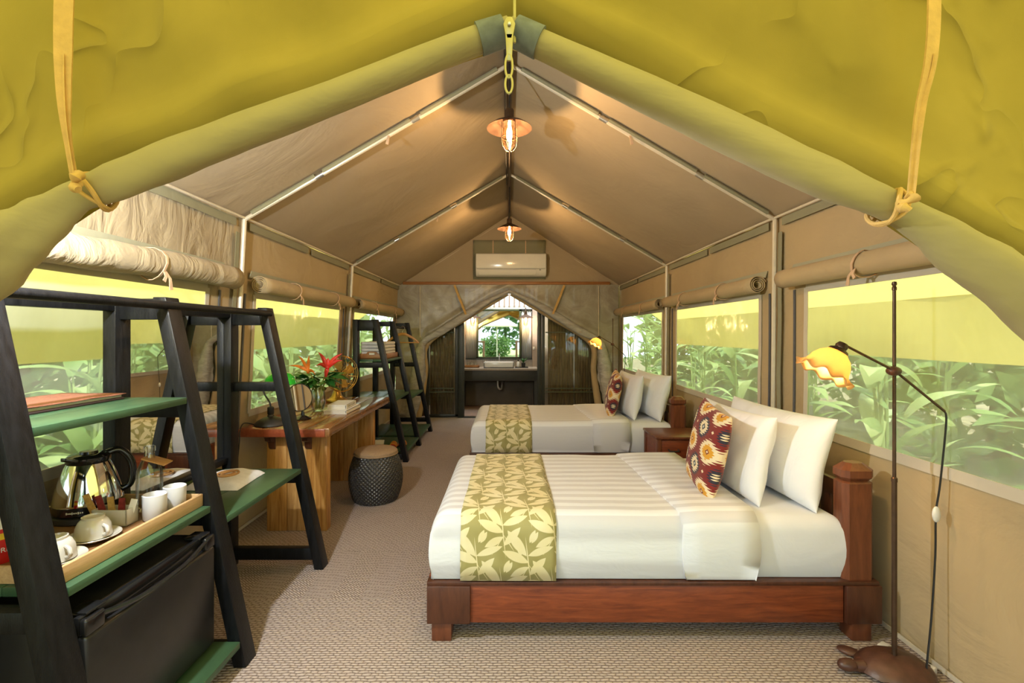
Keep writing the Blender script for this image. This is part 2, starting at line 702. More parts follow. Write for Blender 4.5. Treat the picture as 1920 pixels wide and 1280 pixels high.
nm_ = t.bump(big, 0.9, 0.10, nm_)
c_ = t.ramp(t.noise(v_, 2.6, 4), [(0.25, (0.272, 0.214, 0.040)), (0.75, (0.378, 0.284, 0.058))])
M['front'] = t.end(t.bsdf(c_, 0.85, 0, nm_, 0.2, sheen=0.05))
M['frontroll'] = canvas('khaki_roll_canvas', (0.36, 0.305, 0.15), 0.09, 0.75, 2.6, (0.5, 1, 1), wdist=0.04)
M['hem'] = canvas('grey_hem_canvas', (0.36, 0.35, 0.25), 0.08, 0.2, 6)
M['pale_hem'] = canvas('cream_window_hem', (0.58, 0.52, 0.42), 0.06, 0.2, 6)
M['green_hem'] = canvas('grey_green_sleeve', (0.26, 0.25, 0.165), 0.08, 0.3, 6)
M['fly'] = canvas('yellow_fly_canvas', (0.75, 0.635, 0.175), 0.05, 0.15, 1.5, transl=0.5)
M['net'] = None
t = NT('silver_net')
nn = t.noise(t.coord('Object'), 2.4, 6, 0.6, 2.0)
cc = t.ramp(nn, [(0.3, (0.26, 0.235, 0.18)), (0.62, (0.38, 0.355, 0.29)), (0.8, (0.55, 0.53, 0.49))])
sh = t.bsdf(cc, 0.32, 0, t.bump(nn, 0.5, 0.02), 0.5)
M['net'] = t.end(t.mixs(0.02, sh, t.shader('BsdfTransparent', Color=(1, 1, 1))))
t = NT('silver_net_roll')
nn = t.noise(t.coord('Object', (1, 1, 3)), 6, 5, 0.6, 1.0)
cc = t.ramp(nn, [(0.3, (0.30, 0.29, 0.27)), (0.7, (0.50, 0.49, 0.48))])
M['netroll'] = t.end(t.bsdf(cc, 0.4, 0, t.bump(nn, 0.7, 0.02), 0.5))
M['pane'] = pane_mat('clear_window_plastic', 0.38, (0.80, 0.84, 0.74))
M['strap'] = plain('tan_strap', (0.60, 0.38, 0.13), 0.8, 0, 0.12, 30, 0.2, 200)
M['tie'] = plain('peach_tie', (0.62, 0.42, 0.27), 0.8, 0, 0.1, 30, 0.2, 200)
M['pole'] = plain('cream_pole', (0.70, 0.63, 0.50), 0.4, 0.1, 0.06)
M['steel'] = plain('galvanised_steel', (0.62, 0.62, 0.60), 0.3, 0.9, 0.08)
M['chrome'] = plain('polished_steel', (0.80, 0.79, 0.77), 0.07, 1.0, 0.03)
M['zip'] = plain('blue_grey_zip', (0.10, 0.105, 0.12), 0.6, 0, 0.1)
M['tape'] = plain('blue_grey_tape', (0.15, 0.17, 0.18), 0.8, 0, 0.2, 40)
M['brassclip'] = plain('brass_clip', (0.42, 0.38, 0.20), 0.35, 0.7, 0.1)
M['black'] = plain('black_stained_timber', (0.0065, 0.0068, 0.0078), 0.40, 0, 0.5, 10, 0.25, 60, stretch=(6, 6, 1), spec=0.22)
M['green'] = plain('green_painted_board', (0.040, 0.088, 0.043), 0.38, 0, 0.15, 6, 0.1, 60, stretch=(4, 1, 4), spec=0.35)
M['fridge'] = plain('black_fridge_enamel', (0.012, 0.012, 0.013), 0.32, 0, 0.2, 20, 0.03, 300)
M['gloss_black'] = plain('gloss_black_plastic', (0.010, 0.010, 0.011), 0.14, 0, 0.2)
M['matt_black'] = plain('matt_black_metal', (0.022, 0.020, 0.019), 0.5, 0, 0.3)
M['redwood'] = wood('red_bed_timber', (0.115, 0.022, 0.008), (0.30, 0.072, 0.022), None, (1.2, 12, 12), 4.5, 0.38)
M['darkwood'] = wood('dark_bed_timber', (0.045, 0.014, 0.008), (0.115, 0.038, 0.018), None, (6, 6, 1.2), 4, 0.33)
M['postwood'] = wood('bed_post_timber', (0.095, 0.026, 0.012), (0.22, 0.070, 0.028), None, (8, 8, 1.0), 4, 0.33)
M['deskred'] = wood('desk_red_edge', (0.20, 0.035, 0.015), (0.40, 0.10, 0.04), None, (8, 1, 8), 4, 0.3, coat=0.3)
M['desktop1'] = wood('desk_plank_brown', (0.17, 0.075, 0.025), (0.36, 0.17, 0.06), None, (12, 1, 12), 4, 0.25, coat=0.4)
M['desktop2'] = wood('desk_plank_orange', (0.26, 0.11, 0.035), (0.46, 0.23, 0.08), None, (12, 1, 12), 4, 0.25, coat=0.4)
M['slab'] = wood('golden_slab_timber', (0.25, 0.09, 0.018), (0.70, 0.41, 0.13), (0.52, 0.25, 0.06), (14, 14, 0.9), 3.2, 0.4)
M['slab2'] = wood('golden_slab_pale', (0.34, 0.14, 0.03), (0.78, 0.48, 0.18), None, (14, 14, 0.9), 3.6, 0.4)
M['traywood'] = wood('pale_tray_timber', (0.46, 0.28, 0.125), (0.66, 0.44, 0.23), None, (14, 1.2, 14), 4, 0.45)
M['trayfloor'] = wood('tray_floor_timber', (0.15, 0.07, 0.025), (0.28, 0.14, 0.055), None, (14, 1.2, 14), 4, 0.4)
M['beamwood'] = wood('orange_beam_timber', (0.30, 0.12, 0.035), (0.46, 0.21, 0.07), None, (1, 10, 10), 4, 0.45)
M['hangerwood'] = wood('hanger_timber', (0.42, 0.20, 0.06), (0.60, 0.33, 0.12), None, (2, 8, 8), 5, 0.35)
M['bronze'] = plain('aged_bronze', (0.09, 0.055, 0.035), 0.38, 0.65, 0.25)
M['copper'] = plain('copper_shade', (0.20, 0.115, 0.08), 0.33, 0.8, 0.2)
M['turtle'] = plain('brown_turtle_resin', (0.085, 0.035, 0.022), 0.4, 0, 0.3, 20, 0.3, 40)
M['glass'] = thin_glass('clear_glass', (0.97, 0.98, 0.97))
M['jar'] = thin_glass('lamp_jar_glass', (1.0, 0.90, 0.74), 0.08)
M['doorglass'] = thin_glass('dark_door_glass', (0.86, 0.89, 0.84), 0.05)
M['bulb'] = glow('lamp_bulb', (1.0, 0.72, 0.36), 38)
M['shade'] = shade_glass_mat()
M['white'] = plain('white_plastic', (0.74, 0.73, 0.70), 0.3, 0, 0.03)
M['ac'] = plain('white_ac_shell', (0.78, 0.77, 0.73), 0.16, 0, 0.02)
M['acgrey'] = plain('ac_grey_vent', (0.30, 0.30, 0.28), 0.5, 0, 0.1)
M['china'] = plain('white_china', (0.53, 0.50, 0.44), 0.12, 0, 0.03, coat=0.5)
M['mug'] = plain('white_mug', (0.60, 0.60, 0.62), 0.3, 0, 0.02)
M['mirror'] = plain('mirror_silver', (0.90, 0.91, 0.90), 0.015, 1.0, 0.0)
M['red'] = plain('red_print', (0.50, 0.015, 0.012), 0.35, 0, 0.05)
M['yellow'] = plain('yellow_print', (0.72, 0.48, 0.02), 0.4, 0, 0.05)
M['paper'] = plain('white_paper', (0.74, 0.72, 0.67), 0.8, 0, 0.05)
M['pages'] = plain('book_pages', (0.62, 0.58, 0.50), 0.9, 0, 0.2, 60, stretch=(1, 1, 40))
M['ink'] = plain('dark_ink', (0.03, 0.03, 0.03), 0.7, 0, 0.1)
M['binder'] = plain('brown_woven_binder', (0.30, 0.115, 0.075), 0.7, 0, 0.25, 120, 0.5, 240)
M['binder_edge'] = plain('binder_dark_edge', (0.055, 0.03, 0.03), 0.6, 0, 0.2)
M['rattan'] = plain('charcoal_rattan', (0.036, 0.033, 0.031), 0.30, 0, 0.35, 90)
M['seatpad'] = plain('beige_seat_fabric', (0.30, 0.20, 0.115), 0.9, 0, 0.12, 90, 0.3, 300)
M['brass'] = plain('antique_brass', (0.46, 0.29, 0.07), 0.32, 0.85, 0.2)
M['greenglass'] = plain('green_glass_shade', (0.02, 0.42, 0.03), 0.12, 0, 0.1, coat=0.6)
M['leafdark'] = leaf_mat('dark_green_leaf', (0.02, 0.11, 0.02), (0.07, 0.25, 0.045), 0.25)
M['stemgreen'] = plain('pale_green_stem', (0.26, 0.30, 0.05), 0.5, 0, 0.2)
M['petal_orange'] = plain('orange_petal', (0.80, 0.20, 0.015), 0.45, 0, 0.3, 25)
M['petal_red'] = plain('red_petal', (0.62, 0.022, 0.012), 0.4, 0, 0.2, 25)
M['petal_tip'] = plain('yellow_petal_tip', (0.75, 0.50, 0.06), 0.5, 0, 0.2)
M['rust'] = plain('rusty_corrugated_iron', (0.33, 0.24, 0.155), 0.5, 0.1, 0.35, 6, 0.1, 60, stretch=(8, 8, 0.8))
M['zinc'] = plain('galvanised_corrugated_iron', (0.56, 0.58, 0.60), 0.4, 0.1, 0.12, 6, 0.1, 60, stretch=(8, 8, 0.8))
M['doorframe'] = plain('black_green_door_frame', (0.020, 0.024, 0.018), 0.4, 0, 0.2)
M['mirrorframe'] = plain('dark_green_mirror_frame', (0.05, 0.065, 0.03), 0.5, 0, 0.2)
M['concrete'] = plain('pinkish_plaster', (0.34, 0.27, 0.23), 0.8, 0, 0.12, 5)
M['counter'] = plain('grey_stone_counter', (0.36, 0.31, 0.27), 0.5, 0, 0.15, 30)
M['cabinet'] = plain('dark_grey_cabinet', (0.030, 0.033, 0.030), 0.5, 0, 0.1)
M['greywall'] = plain('dark_plaster_wall', (0.10, 0.09, 0.075), 0.8, 0, 0.2, 3)
M['basin'] = plain('white_basin_ceramic', (0.72, 0.73, 0.76), 0.15, 0, 0.02)
t = NT('small_white_tiles')
br = t.n('TexBrick')
t.put(br.inputs['Vector'], t.coord('Object', (1, 1, 1), (PI / 2, 0, 0)))
br.offset = 0.0
br.inputs['Color1'].default_value = (0.60, 0.56, 0.52, 1)
br.inputs['Color2'].default_value = (0.52, 0.48, 0.45, 1)
br.inputs['Mortar'].default_value = (0.25, 0.22, 0.2, 1)
br.inputs['Scale'].default_value = 12
br.inputs['Mortar Size'].default_value = 0.02
M['tiles'] = t.end(t.bsdf(br.outputs[0], 0.2))
M['bathfloor'] = wood('pinkish_floor_plank', (0.30, 0.19, 0.145), (0.42, 0.29, 0.23), None, (1, 10, 10), 3, 0.5)
M['clearcorr'] = pane_mat('clear_roof_sheet', 0.22, (0.8, 0.85, 0.7), 0.05)
M['ground'] = plain('leaf_litter_ground', (0.17, 0.15, 0.075), 0.95, 0, 0.5, 3, 0.5, 20)
M['lawn'] = plain('sunlit_lawn', (0.30, 0.36, 0.12), 0.95, 0, 0.3, 3, 0.5, 40)
M['deck'] = wood('veranda_deck', (0.16, 0.10, 0.06), (0.26, 0.17, 0.10), None, (10, 1, 10), 3, 0.6)
M['leafA'] = leaf_mat('broad_garden_leaf', (0.10, 0.22, 0.06), (0.32, 0.48, 0.18), 0.45)
M['leafB'] = leaf_mat('pale_garden_leaf', (0.20, 0.34, 0.10), (0.48, 0.60, 0.26), 0.45)
M['leafC'] = leaf_mat('tree_leaf', (0.08, 0.19, 0.05), (0.28, 0.40, 0.13), 0.4)
M['bark'] = plain('tree_bark', (0.10, 0.075, 0.05), 0.9, 0, 0.3, 8, 0.5, 20)
M['parasol'] = plain('white_parasol_cloth', (0.82, 0.82, 0.80), 0.8, 0, 0.03)
M['towel'] = plain('white_towel', (0.72, 0.72, 0.74), 0.95, 0, 0.06, 40, 0.5, 180)
M['orange'] = plain('red_striped_cloth', (0.50, 0.06, 0.025), 0.85, 0, 0.15, 30)
M['cable'] = plain('black_cable', (0.012, 0.012, 0.012), 0.5, 0, 0.1)
M['sachet_gold'] = plain('gold_sachet', (0.50, 0.30, 0.08), 0.35, 0.3, 0.35, 60)
M['sachet_red'] = plain('brown_red_sachet', (0.20, 0.025, 0.02), 0.35, 0.2, 0.5, 60)

# ------------------------------------------------------------------ tent dimensions (metres)
Y0, Y1 = 1.15, 8.05
EAVE = 2.215
FRAMES = (3.27, 5.52, 8.0)
WINS = ((1.35, 2.95), (3.50, 5.25), (5.72, 7.72))
SILL, HEAD = 0.84, 1.70


def XL(z):
    return -1.95 + 0.115 * min(z, EAVE) / EAVE


def XR(z):
    return 1.82 + 0.02 * min(z, EAVE) / EAVE


def ridge_z(y):
    return 3.29 + 0.10 * max(0.0, (y - 5.5) / 2.5)


# ------------------------------------------------------------------ floor and ground
mb = MB()
mb.box(-1.97, 1.86, Y0 - 0.15, 8.1, -0.06, 0.0)
tag(mb.build('floor', M['carpet'], smooth=0, base=False), 'beige brown woven carpet with chevron bands', kind='structure')
mb = MB()
mb.box(-30, 30, -34, 34, -0.5, -0.30)
tag(mb.build('ground', M['ground'], smooth=0, base=False), 'leaf littered garden soil around the tent', kind='structure')
mb = MB()
mb.box(-14, 14, -30, -4.2, -0.3, -0.22)
tag(mb.build('lawn', M['lawn'], smooth=0, base=False), 'sunlit lawn in front of the tent', kind='structure')
veranda = thing('floor_veranda', (0, -1, -0.12), 'brown veranda deck boards in front of the tent', kind='structure')
m0 = MB().box(-0.072, 0.072, -4.0, 1.95, 0, 0.1)
first = None
for i in range(26):
    if first is None:
        first = m0.build('deck_board', M['deck'], veranda, bevel=0.006, seg=1, local=True)
        o = first
    else:
        o = first.copy()
        COL.objects.link(o)
        o.parent = veranda
    o.location = (-1.95 + i * 0.155, 0, 0)

# ------------------------------------------------------------------ canvas walls
def in_win(y, z):
    return SILL < z < HEAD and any(a < y < b for a, b in WINS)


ylines = merged(rng(Y0, Y1, 0.09), [v for w in WINS for v in w])
zlines = merged(rng(0, EAVE, 0.07), [SILL, HEAD])


def wall_x(side, y, z):
    base = XL(z) if side < 0 else XR(z)
    k = 0.010 * nz(y * 1.4, z * 0.9, 3.1 * side) + 0.006 * nz(y * 5.0, z * 0.8, 7.7 * side)
    if side < 0 and y < 3.25 and z > HEAD:
        f = min(1, (z - HEAD) / 0.15) * min(1, (3.25 - y) / 0.1) * min(1, (EAVE - z) / 0.1)
        k += f * (0.022 * nz(y * 4.0 + z * 2.5, z * 2.0, 1.7) + 0.014 * nz(y * 11 + z * 6, z * 3.0, 4.4))
    # loose cloth is held tight along poles, hems and eaves
    for fy in FRAMES:
        k *= min(1, abs(y - fy) / 0.12 + 0.15)
    return base + k


for side, nm, lab in ((-1, 'wall_left', 'tan canvas left wall with three clear windows'), (1, 'wall_right', 'tan canvas right wall with three clear windows')):
    mb = MB()
    mb.grid(ylines, zlines, lambda y, z: (wall_x(side, y, z), y, z), skip=in_win)
    w = mb.build(nm, M['wall'], smooth=60, fix=False, base=False)
    if side < 0:
        w.data.materials.append(M['wallw'])
        for p in w.data.polygons:
            if p.center.y < 3.25 and p.center.z > HEAD - 0.02:
                p.material_index = 1
    tag(w, lab, kind='structure')
    # hem along the floor, seam under the sills, zip lines beside the windows
    ix = -side

    def sx(y, z, d):
        return wall_x(side, y, z) + ix * d
    mb = MB()
    ys = rng(Y0, Y1, 0.2)
    mb.ribbon([(sx(y, 0.05, 0.012), y, 0.017) for y in ys], 0.022, (0, 0, 1), 0.006)
    mb.build('floor_hem', M['pale_hem'], w)
    for (a, b) in WINS:
        for y in (b + 0.13, a - 0.13):
            if Y0 + 0.02 < y < Y1:
                mb = MB()
                zs = rng(SILL - 0.12, HEAD + 0.0, 0.1)
                mb.ribbon([(sx(y, z, 0.007), y + 0.006 * nz(y, z * 2), z) for z in zs], 0.018, (0, 1, 0), 0.006)
                mb.build('zip', M['zip'], w)
    # flap hanging under the eave pole
    for k, (a, b) in enumerate(((1.25, 3.2), (3.36, 4.35), (4.42, 5.45), (5.6, 6.75), (6.82, 7.92))):
        mb = MB()
        mb.ribbon([(sx(y, 2.15, 0.02), y, 2.168) for y in rng(a, b, 0.2)], 0.055, (0, 0, 1), 0.003)
        mb.build('eave_flap', M['green_hem'], w)

# ------------------------------------------------------------------ windows: clear plastic sheets with hems
wn = 0
for side in (-1, 1):
    for (a, b) in WINS:
        wn += 1
        root = thing('window_%d' % wn, ((XL(1.2) if side < 0 else XR(1.2)), (a + b) / 2, SILL), 'clear plastic window sheet sewn into the tan canvas wall', kind='structure')
        mb = MB()
        mb.grid(rng(a, b, 0.07), rng(SILL, HEAD, 0.07), lambda y, z: (wall_x(side, y, z) - side * 0.002 + 0.006 * nz(y * 2.3, z * 2.0, wn), y, z))
        mb.build('pane', M['pane'], root, fix=False, smooth=60)
        d = -side * 0.008
        mb = MB()
        for (p, q, s, wdt) in (((a, SILL), (b, SILL), (0, 0, 1), 0.05), ((a, SILL), (a, HEAD), (0, 1, 0), 0.035), ((b, SILL), (b, HEAD), (0, 1, 0), 0.035), ((a, HEAD), (b, HEAD), (0, 0, 1), 0.05)):
            pts = [(p[0] + (q[0] - p[0]) * i / 14, p[1] + (q[1] - p[1]) * i / 14) for i in range(15)]
            mb.ribbon([(wall_x(side, y, z) + d, y + (0.006 * nz(z * 4, wn) if s[1] else 0), z) for y, z in pts], wdt, s, 0.005)
        mb.build('hem', M['pale_hem'], root)

# ------------------------------------------------------------------ rolled window blinds
BL = {(-1, 0): 'rumpled tan blind rolled up above the shelf with the kettle', (-1, 1): 'tan blind rolled up above the window behind the desk flowers',
      (-1, 2): 'tan blind rolled up behind the shelf with the folded towels', (1, 0): 'tan blind rolled up above the window behind the large floor lamp',
      (1, 1): 'tan blind rolled up above the middle right window, spiral end showing', (1, 2): 'tan blind rolled up above the right window nearest the bathroom'}
for side in (-1, 1):
    for wi, (a, b) in enumerate(WINS):
        ya, yb = a - 0.1, b + 0.12
        if wi == 0:
            ya, yb = Y0 + 0.06, b + 0.14
        cx = (XL(1.76) + 0.085) if side < 0 else (XR(1.76) - 0.075)
        cz = 1.765
        R = 0.062 if not (side < 0 and wi == 0) else 0.075
        root = thing('window_blind', (cx, (ya + yb) / 2, cz - R), BL[(side, wi)], 'blind', 'rolled blinds above the tent windows')
        # spiral section swept along the wall
        turns, N = 3.2, 58
        prof = []
        for i in range(N):
            t = i / (N - 1)
            ang = -side * (2 * PI * turns * t) + (PI / 2)
            rr = R * (0.34 + 0.66 * t)
            prof.append((rr * math.cos(ang), rr * math.sin(ang)))
        mb = MB()
        ys = rng(ya, yb, 0.06 if wi == 0 else 0.12)
        rump = 1.0 if (side < 0 and wi == 0) else 0.2

        def fn(y, i):
            px, pz = prof[int(i)]
            e = 1 + rump * 0.16 * nz(y * 6, px * 22, pz * 22) * (math.hypot(px, pz) / R) ** 3
            return (cx + px * e, y, cz + pz * e - rump * 0.012 * math.sin((y - ya) * 3))
        mb.grid(ys, list(range(N)), fn)
        mb.build('roll', M['wallw'] if rump > 0.5 else M['wall'], root, fix=False, smooth=70, solid=0.004)
        mb = MB()
        mb.ribbon([(cx - side * -0.5 * R + side * 0.03, y, cz + R + 0.012) for y in ys], 0.05, (0.3, 0, 1), 0.004)
        mb.build('stitched_hem', M['hem'], root)
        L = yb - ya
        for fr in ((0.28, 0.72) if wi else (0.62,)):
            y = ya + L * fr
            mb = MB()
            pts = [(cx + (R + 0.006) * math.cos(x), y + 0.012 * math.sin(x * 2), cz + (R + 0.006) * math.sin(x)) for x in [k * 2 * PI / 14 for k in range(15)]]
            mb.ribbon(pts, 0.014, (0, 1, 0), 0.004)
            s = -side
            mb.ribbon([(cx + s * R * 0.9, y, cz - R * 0.45), (cx + s * (R + 0.012), y + 0.012, cz - R * 1.0), (cx + s * (R + 0.01), y + 0.022, cz - R * 1.7)], [0.02, 0.016, 0.024], (0, 1, 0), 0.004)
            mb.ribbon([(cx + s * R * 0.9, y, cz - R * 0.45), (cx + s * (R + 0.014), y - 0.02, cz - R * 0.9), (cx + s * (R + 0.012), y - 0.03, cz - R * 1.2)], [0.02, 0.014, 0.02], (0, 1, 0), 0.004)
            mb.build('tie', M['tie'], root)

# ------------------------------------------------------------------ canvas roof
def roof_pt(side, y, s):
    """s 0 at the ridge, 1 at the eave; cloth sags a little between the frames"""
    rz = ridge_z(y)
    ex = XL(EAVE) if side < 0 else XR(EAVE)
    x = ex * s
    z = rz + (EAVE - rz) * s
    fr = [Y0] + list(FRAMES)
    for i in range(3):
        if fr[i] <= y <= fr[i + 1] + 1e-6:
            t = (y - fr[i]) / (fr[i + 1] - fr[i])
            k = math.sin(PI * t) * math.sin(PI * min(1, s * 1.02)) * 0.028
            k += 0.010 * math.sin(PI * t) ** 0.5 * math.sin(PI * s) * nz(y * 2.2, s * 3, side)
            x -= side * k * 0.5
            z -= k * 0.86
            if i == 0:
                z -= 0.012 * nz(y * 9 + s * 5, s * 3.5, 2 * side) * math.sin(PI * s) * math.sin(PI * t) ** 0.5
            if i == 2:
                z -= 0.010 * math.sin((s * 1.4 - t * 0.9) * 26) * max(0, s - 0.45) * max(0, t - 0.25)
            break
    return (x, y, z)


ry = merged(rng(Y0, 8.0, 0.07), FRAMES)
for side, nm in ((-1, 'ceiling_left'), (1, 'ceiling_right')):
    mb = MB()
    mb.grid(ry, rng(0, 1, 0.025), lambda y, s: roof_pt(side, y, s))
    tag(mb.build(nm, M['roof'], smooth=60, fix=False, base=False), 'tan canvas roof slope with soft creases', kind='structure')

# outer yellow fly sheet, translucent, with a valance on both sides
for side, nm in ((-1, 'fly_left'), (1, 'fly_right')):
    mb = MB()
    mb.grid(rng(-2.4, 8.55, 0.3), rng(0, 1, 0.1), lambda y, s: (side * 2.7 * s, y, 3.75 - 2.1 * s - 0.03 * math.sin(PI * s)))
    mb.grid(rng(-2.4, 8.55, 0.1), rng(0, 1, 0.25), lambda y, s: (side * (2.7 + 0.02 * nz(y * 1.5, s) * (1 + s)), y, 1.65 - 0.40 * s))
    tag(mb.build(nm, M['fly'], smooth=60, fix=False, base=False), 'yellow translucent fly sheet hanging outside the tent', kind='structure')

# ------------------------------------------------------------------ tent frames, ridge and eave poles
FL = ('cream tent frame arch nearest the entrance', 'cream tent frame arch between the two ceiling lamps', 'thin cream frame arch against the back gable')
for k, fy in enumerate(FRAMES):
    root = thing('tent_frame', (0, fy, 0), FL[k], 'tent frame', 'tent frames')
    r = 0.014 if k < 2 else 0.009
    for side in (-1, 1):
        ex = (XL(EAVE) + 0.03) if side < 0 else (XR(EAVE) - 0.03)
        a = Vector((side * 0.012, fy, ridge_z(fy) - 0.045))
        b = Vector((ex, fy, EAVE - 0.02))
        mb = MB()
        mb.tube([a, a.lerp(b, 0.5) + Vector((0, 0, -0.004)), b], r, 8)
        raf = mb.build('rafter', M['pole'], root)
        fx = (XL(0) + 0.035) if side < 0 else (XR(0) - 0.03)
        mb = MB()
        mb.tube([b, ((b.x + fx) / 2, fy, 1.1), (fx, fy, 0.0)], r * 1.1, 8)
        post = mb.build('post', M['pole'], root)
        # canvas sleeves the pole runs through, with bare steel between them
        if k < 2:
            for (t0, t1) in ((0.04, 0.33), (0.37, 0.70), (0.73, 0.97)):
                mb = MB()
                n = 7
                pts = [a.lerp(b, t0 + (t1 - t0) * i / n) + Vector((0, 0, 0.012)) for i in range(n + 1)]
                mb.tube(pts, [0.024 + 0.004 * nz(i * 1.7, k, side) for i in range(n + 1)], 8, flat=((side * 0.5, 0, 0.86), 0.75))
                mb.build('sleeve', M['green_hem'], raf)
            for t0 in (0.35, 0.715):
                p = a.lerp(b, t0)
                d = (b - a).normalized()
                mb = MB()
                mb.tube([p - d * 0.03, p + d * 0.03], 0.017, 10)
                mb.build('joint', M['steel'], raf)
            p = a.lerp(b, 0.45)
            mb = MB()
            mb.ribbon([p + Vector((0, -0.01, -0.01)), p + Vector((side * 0.004, -0.02, -0.045)), p + Vector((side * 0.012, -0.012, -0.07))], [0.012, 0.016, 0.02], (1, 0, 0), 0.006)
            mb.build('toggle', M['tie'], raf)
            zs = rng(0.55, 2.1, 0.1)
            mb = MB()
            xx = (lambda z: XL(z) + 0.022) if side < 0 else (lambda z: XR(z) - 0.022)
            mb.ribbon([(xx(z), fy - 0.05 + 0.010 * nz(z * 3, k), z) for z in zs], 0.045, (0, 1, 0), 0.003)
            mb.build('sleeve', M['green_hem'], post)

mb = MB()
mb.tube([(0, 1.2, 3.235), (0, 5.5, 3.235), (0, 8.0, ridge_z(8) - 0.05)], 0.021, 10)
rp = mb.build('ridge_pole', M['bronze'])
tag(rp, 'dark ridge pole running under the peak of the roof', 'pole')
mb = MB()
mb.tube(smoothpts([(-0.03, 1.4, 3.22), (-0.03, 3.1, 3.21), (-0.035, 4.4, 3.21), (-0.03, 5.8, 3.22)], 8), 0.006, 6)
mb.build('cable', M['cable'], rp)
for side, lab in ((-1, 'cream eave pole along the left wall top'), (1, 'cream eave pole along the right wall top')):
    mb = MB()
    mb.tube([((XL(EAVE) + 0.035) if side < 0 else (XR(EAVE) - 0.035), y, EAVE - 0.008 - 0.006 * math.sin(PI * (y - 1.2) / 2.2)) for y in rng(1.2, 7.98, 0.25)], 0.009, 8)
    tag(mb.build('eave_pole', M['pole']), lab, 'pole', 'eave poles')


# ------------------------------------------------------------------ wall with an arched opening and tied-back rolled flaps
def interp(pts, x):
    for (x0, z0), (x1, z1) in zip(pts, pts[1:]):
        if x0 <= x <= x1:
            t = (x - x0) / max(1e-6, x1 - x0)
            return z0 + (z1 - z0) * t
    return pts[0][1] if x < pts[0][0] else pts[-1][1]


def arch_wall(name, y, left, right, top, mat, bulge, sag, structure_label):
    line = sorted([(p[0], p[1]) for p in left + right])
    xs = merged(rng(line[0][0], line[-1][0], 0.035), [])
    mb = MB()
    rows = [i / 26 for i in range(27)]

    def fn(x, s):
        z0 = interp(line, x)
        z1 = top(x)
        z = z0 + (z1 - z0) * (s ** 1.35)
        h = z - z0
        dy = -bulge * math.exp(-((h - 0.11) / 0.06) ** 2) + 0.7 * bulge * math.exp(-(h / 0.045) ** 2)
        dy += sag * (nz(x * 1.7, z * 1.7, y) + 0.5 * nz(x * 4 + z * 3, z * 3 - x, y + 3)) * min(1, h / 0.1)
        # long folds that radiate from the tie points
        dy += sag * 0.5 * math.sin((z + abs(x) * 0.6) * 9 + nz(x * 2, z * 2) * 3) * math.exp(-h * 2.5) * min(1, h / 0.08)
        return (x, y + dy, z)
    mb.grid(xs, rows, fn)
    w = mb.build(name, mat, smooth=70, fix=False, base=False)
    tag(w, structure_label, kind='structure')
    return w


# front wall (towards the veranda), olive canvas
FLp = [(-0.0, 2.125, .030), (-0.12, 2.085, .032), (-0.396, 1.973, .035), (-0.659, 1.871, .040), (-0.885, 1.780, .042), (-1.00, 1.735, .034), (-1.09, 1.675, .052), (-1.21, 1.60, .074), (-1.42, 1.42, .09), (-1.58, 1.0, .10), (-1.68, .5, .10), (-1.72, 0.1, .10)]
FRp = [(0.0, 2.125, .030), (0.12, 2.07, .033), (0.408, 1.934, .042), (0.703, 1.79, .044), (0.90, 1.705, .034), (1.05, 1.605, .052), (1.24, 1.475, .066), (1.46, 1.25, .085), (1.58, .85, .09), (1.65, .4, .09), (1.68, 0.1, .09)]


def gable(x):
    return 3.27 - 0.585 * abs(x)


ext_l = [(-1.90, 0.0)]
ext_r = [(1.78, 0.0)]
fw = arch_wall('wall_front', Y0, [(p[0], p[1] - 0.0) for p in FLp] + ext_l, [(p[0], p[1]) for p in FRp] + ext_r, lambda x: max(gable(x), 0.05), M['front'], 0.05, 0.05, 'olive yellow canvas front wall above the entrance')


def roll_flap(root_name, pts, y, mat, label, cat, group, ysq=0.8, n=22, fold=0.10, knot=None):
    sp = smoothpts([(p[0], y, p[1]) for p in pts], 7)
    rs = [v.z for v in smoothpts([(0, 0, p[2]) for p in pts], 7)]
    b = MB()
    b.tube(sp, rs, n)
    for i, v in enumerate(b.v):
        ring = min(i // n, len(sp) - 1)
        c = sp[ring]
        d = v - c
        t = ring / len(sp)
        a = math.atan2(d.y, d.z)
        k = 1 + fold * math.sin(3 * a + t * 9) * (0.3 + 1.5 * t) + fold * 0.9 * nz(a * 1.6, t * 30, y) * (0.3 + 2 * t)
        v2 = c + d * k
        v.x, v.y, v.z = v2
    root = thing(root_name, (sp[-1].x, y, 0), label, cat, group)
    fl = b.build('roll', mat, root, smooth=80)
    return root


lroll = roll_flap('entrance_flap', FLp, Y0 - 0.035, M['frontroll'], 'khaki entrance flap rolled and tied back above the kettle shelf', 'tent flap', 'rolled entrance flaps')
rroll = roll_flap('entrance_flap', FRp, Y0 - 0.035, M['frontroll'], 'khaki entrance flap rolled and tied back above the large floor lamp', 'tent flap', 'rolled entrance flaps')
for root, sgn in ((lroll, -1), (rroll, 1)):
    mb = MB()
    ze = 2.125 - 0.07 * (0.33 if sgn < 0 else 0.45)
    mb.tube([(sgn * 0.012, Y0 - 0.037, 2.121), (sgn * 0.07, Y0 - 0.037, ze)], [0.0345, 0.0365], 24)
    mb.build('reinforcing_tape', M['tape'], root)


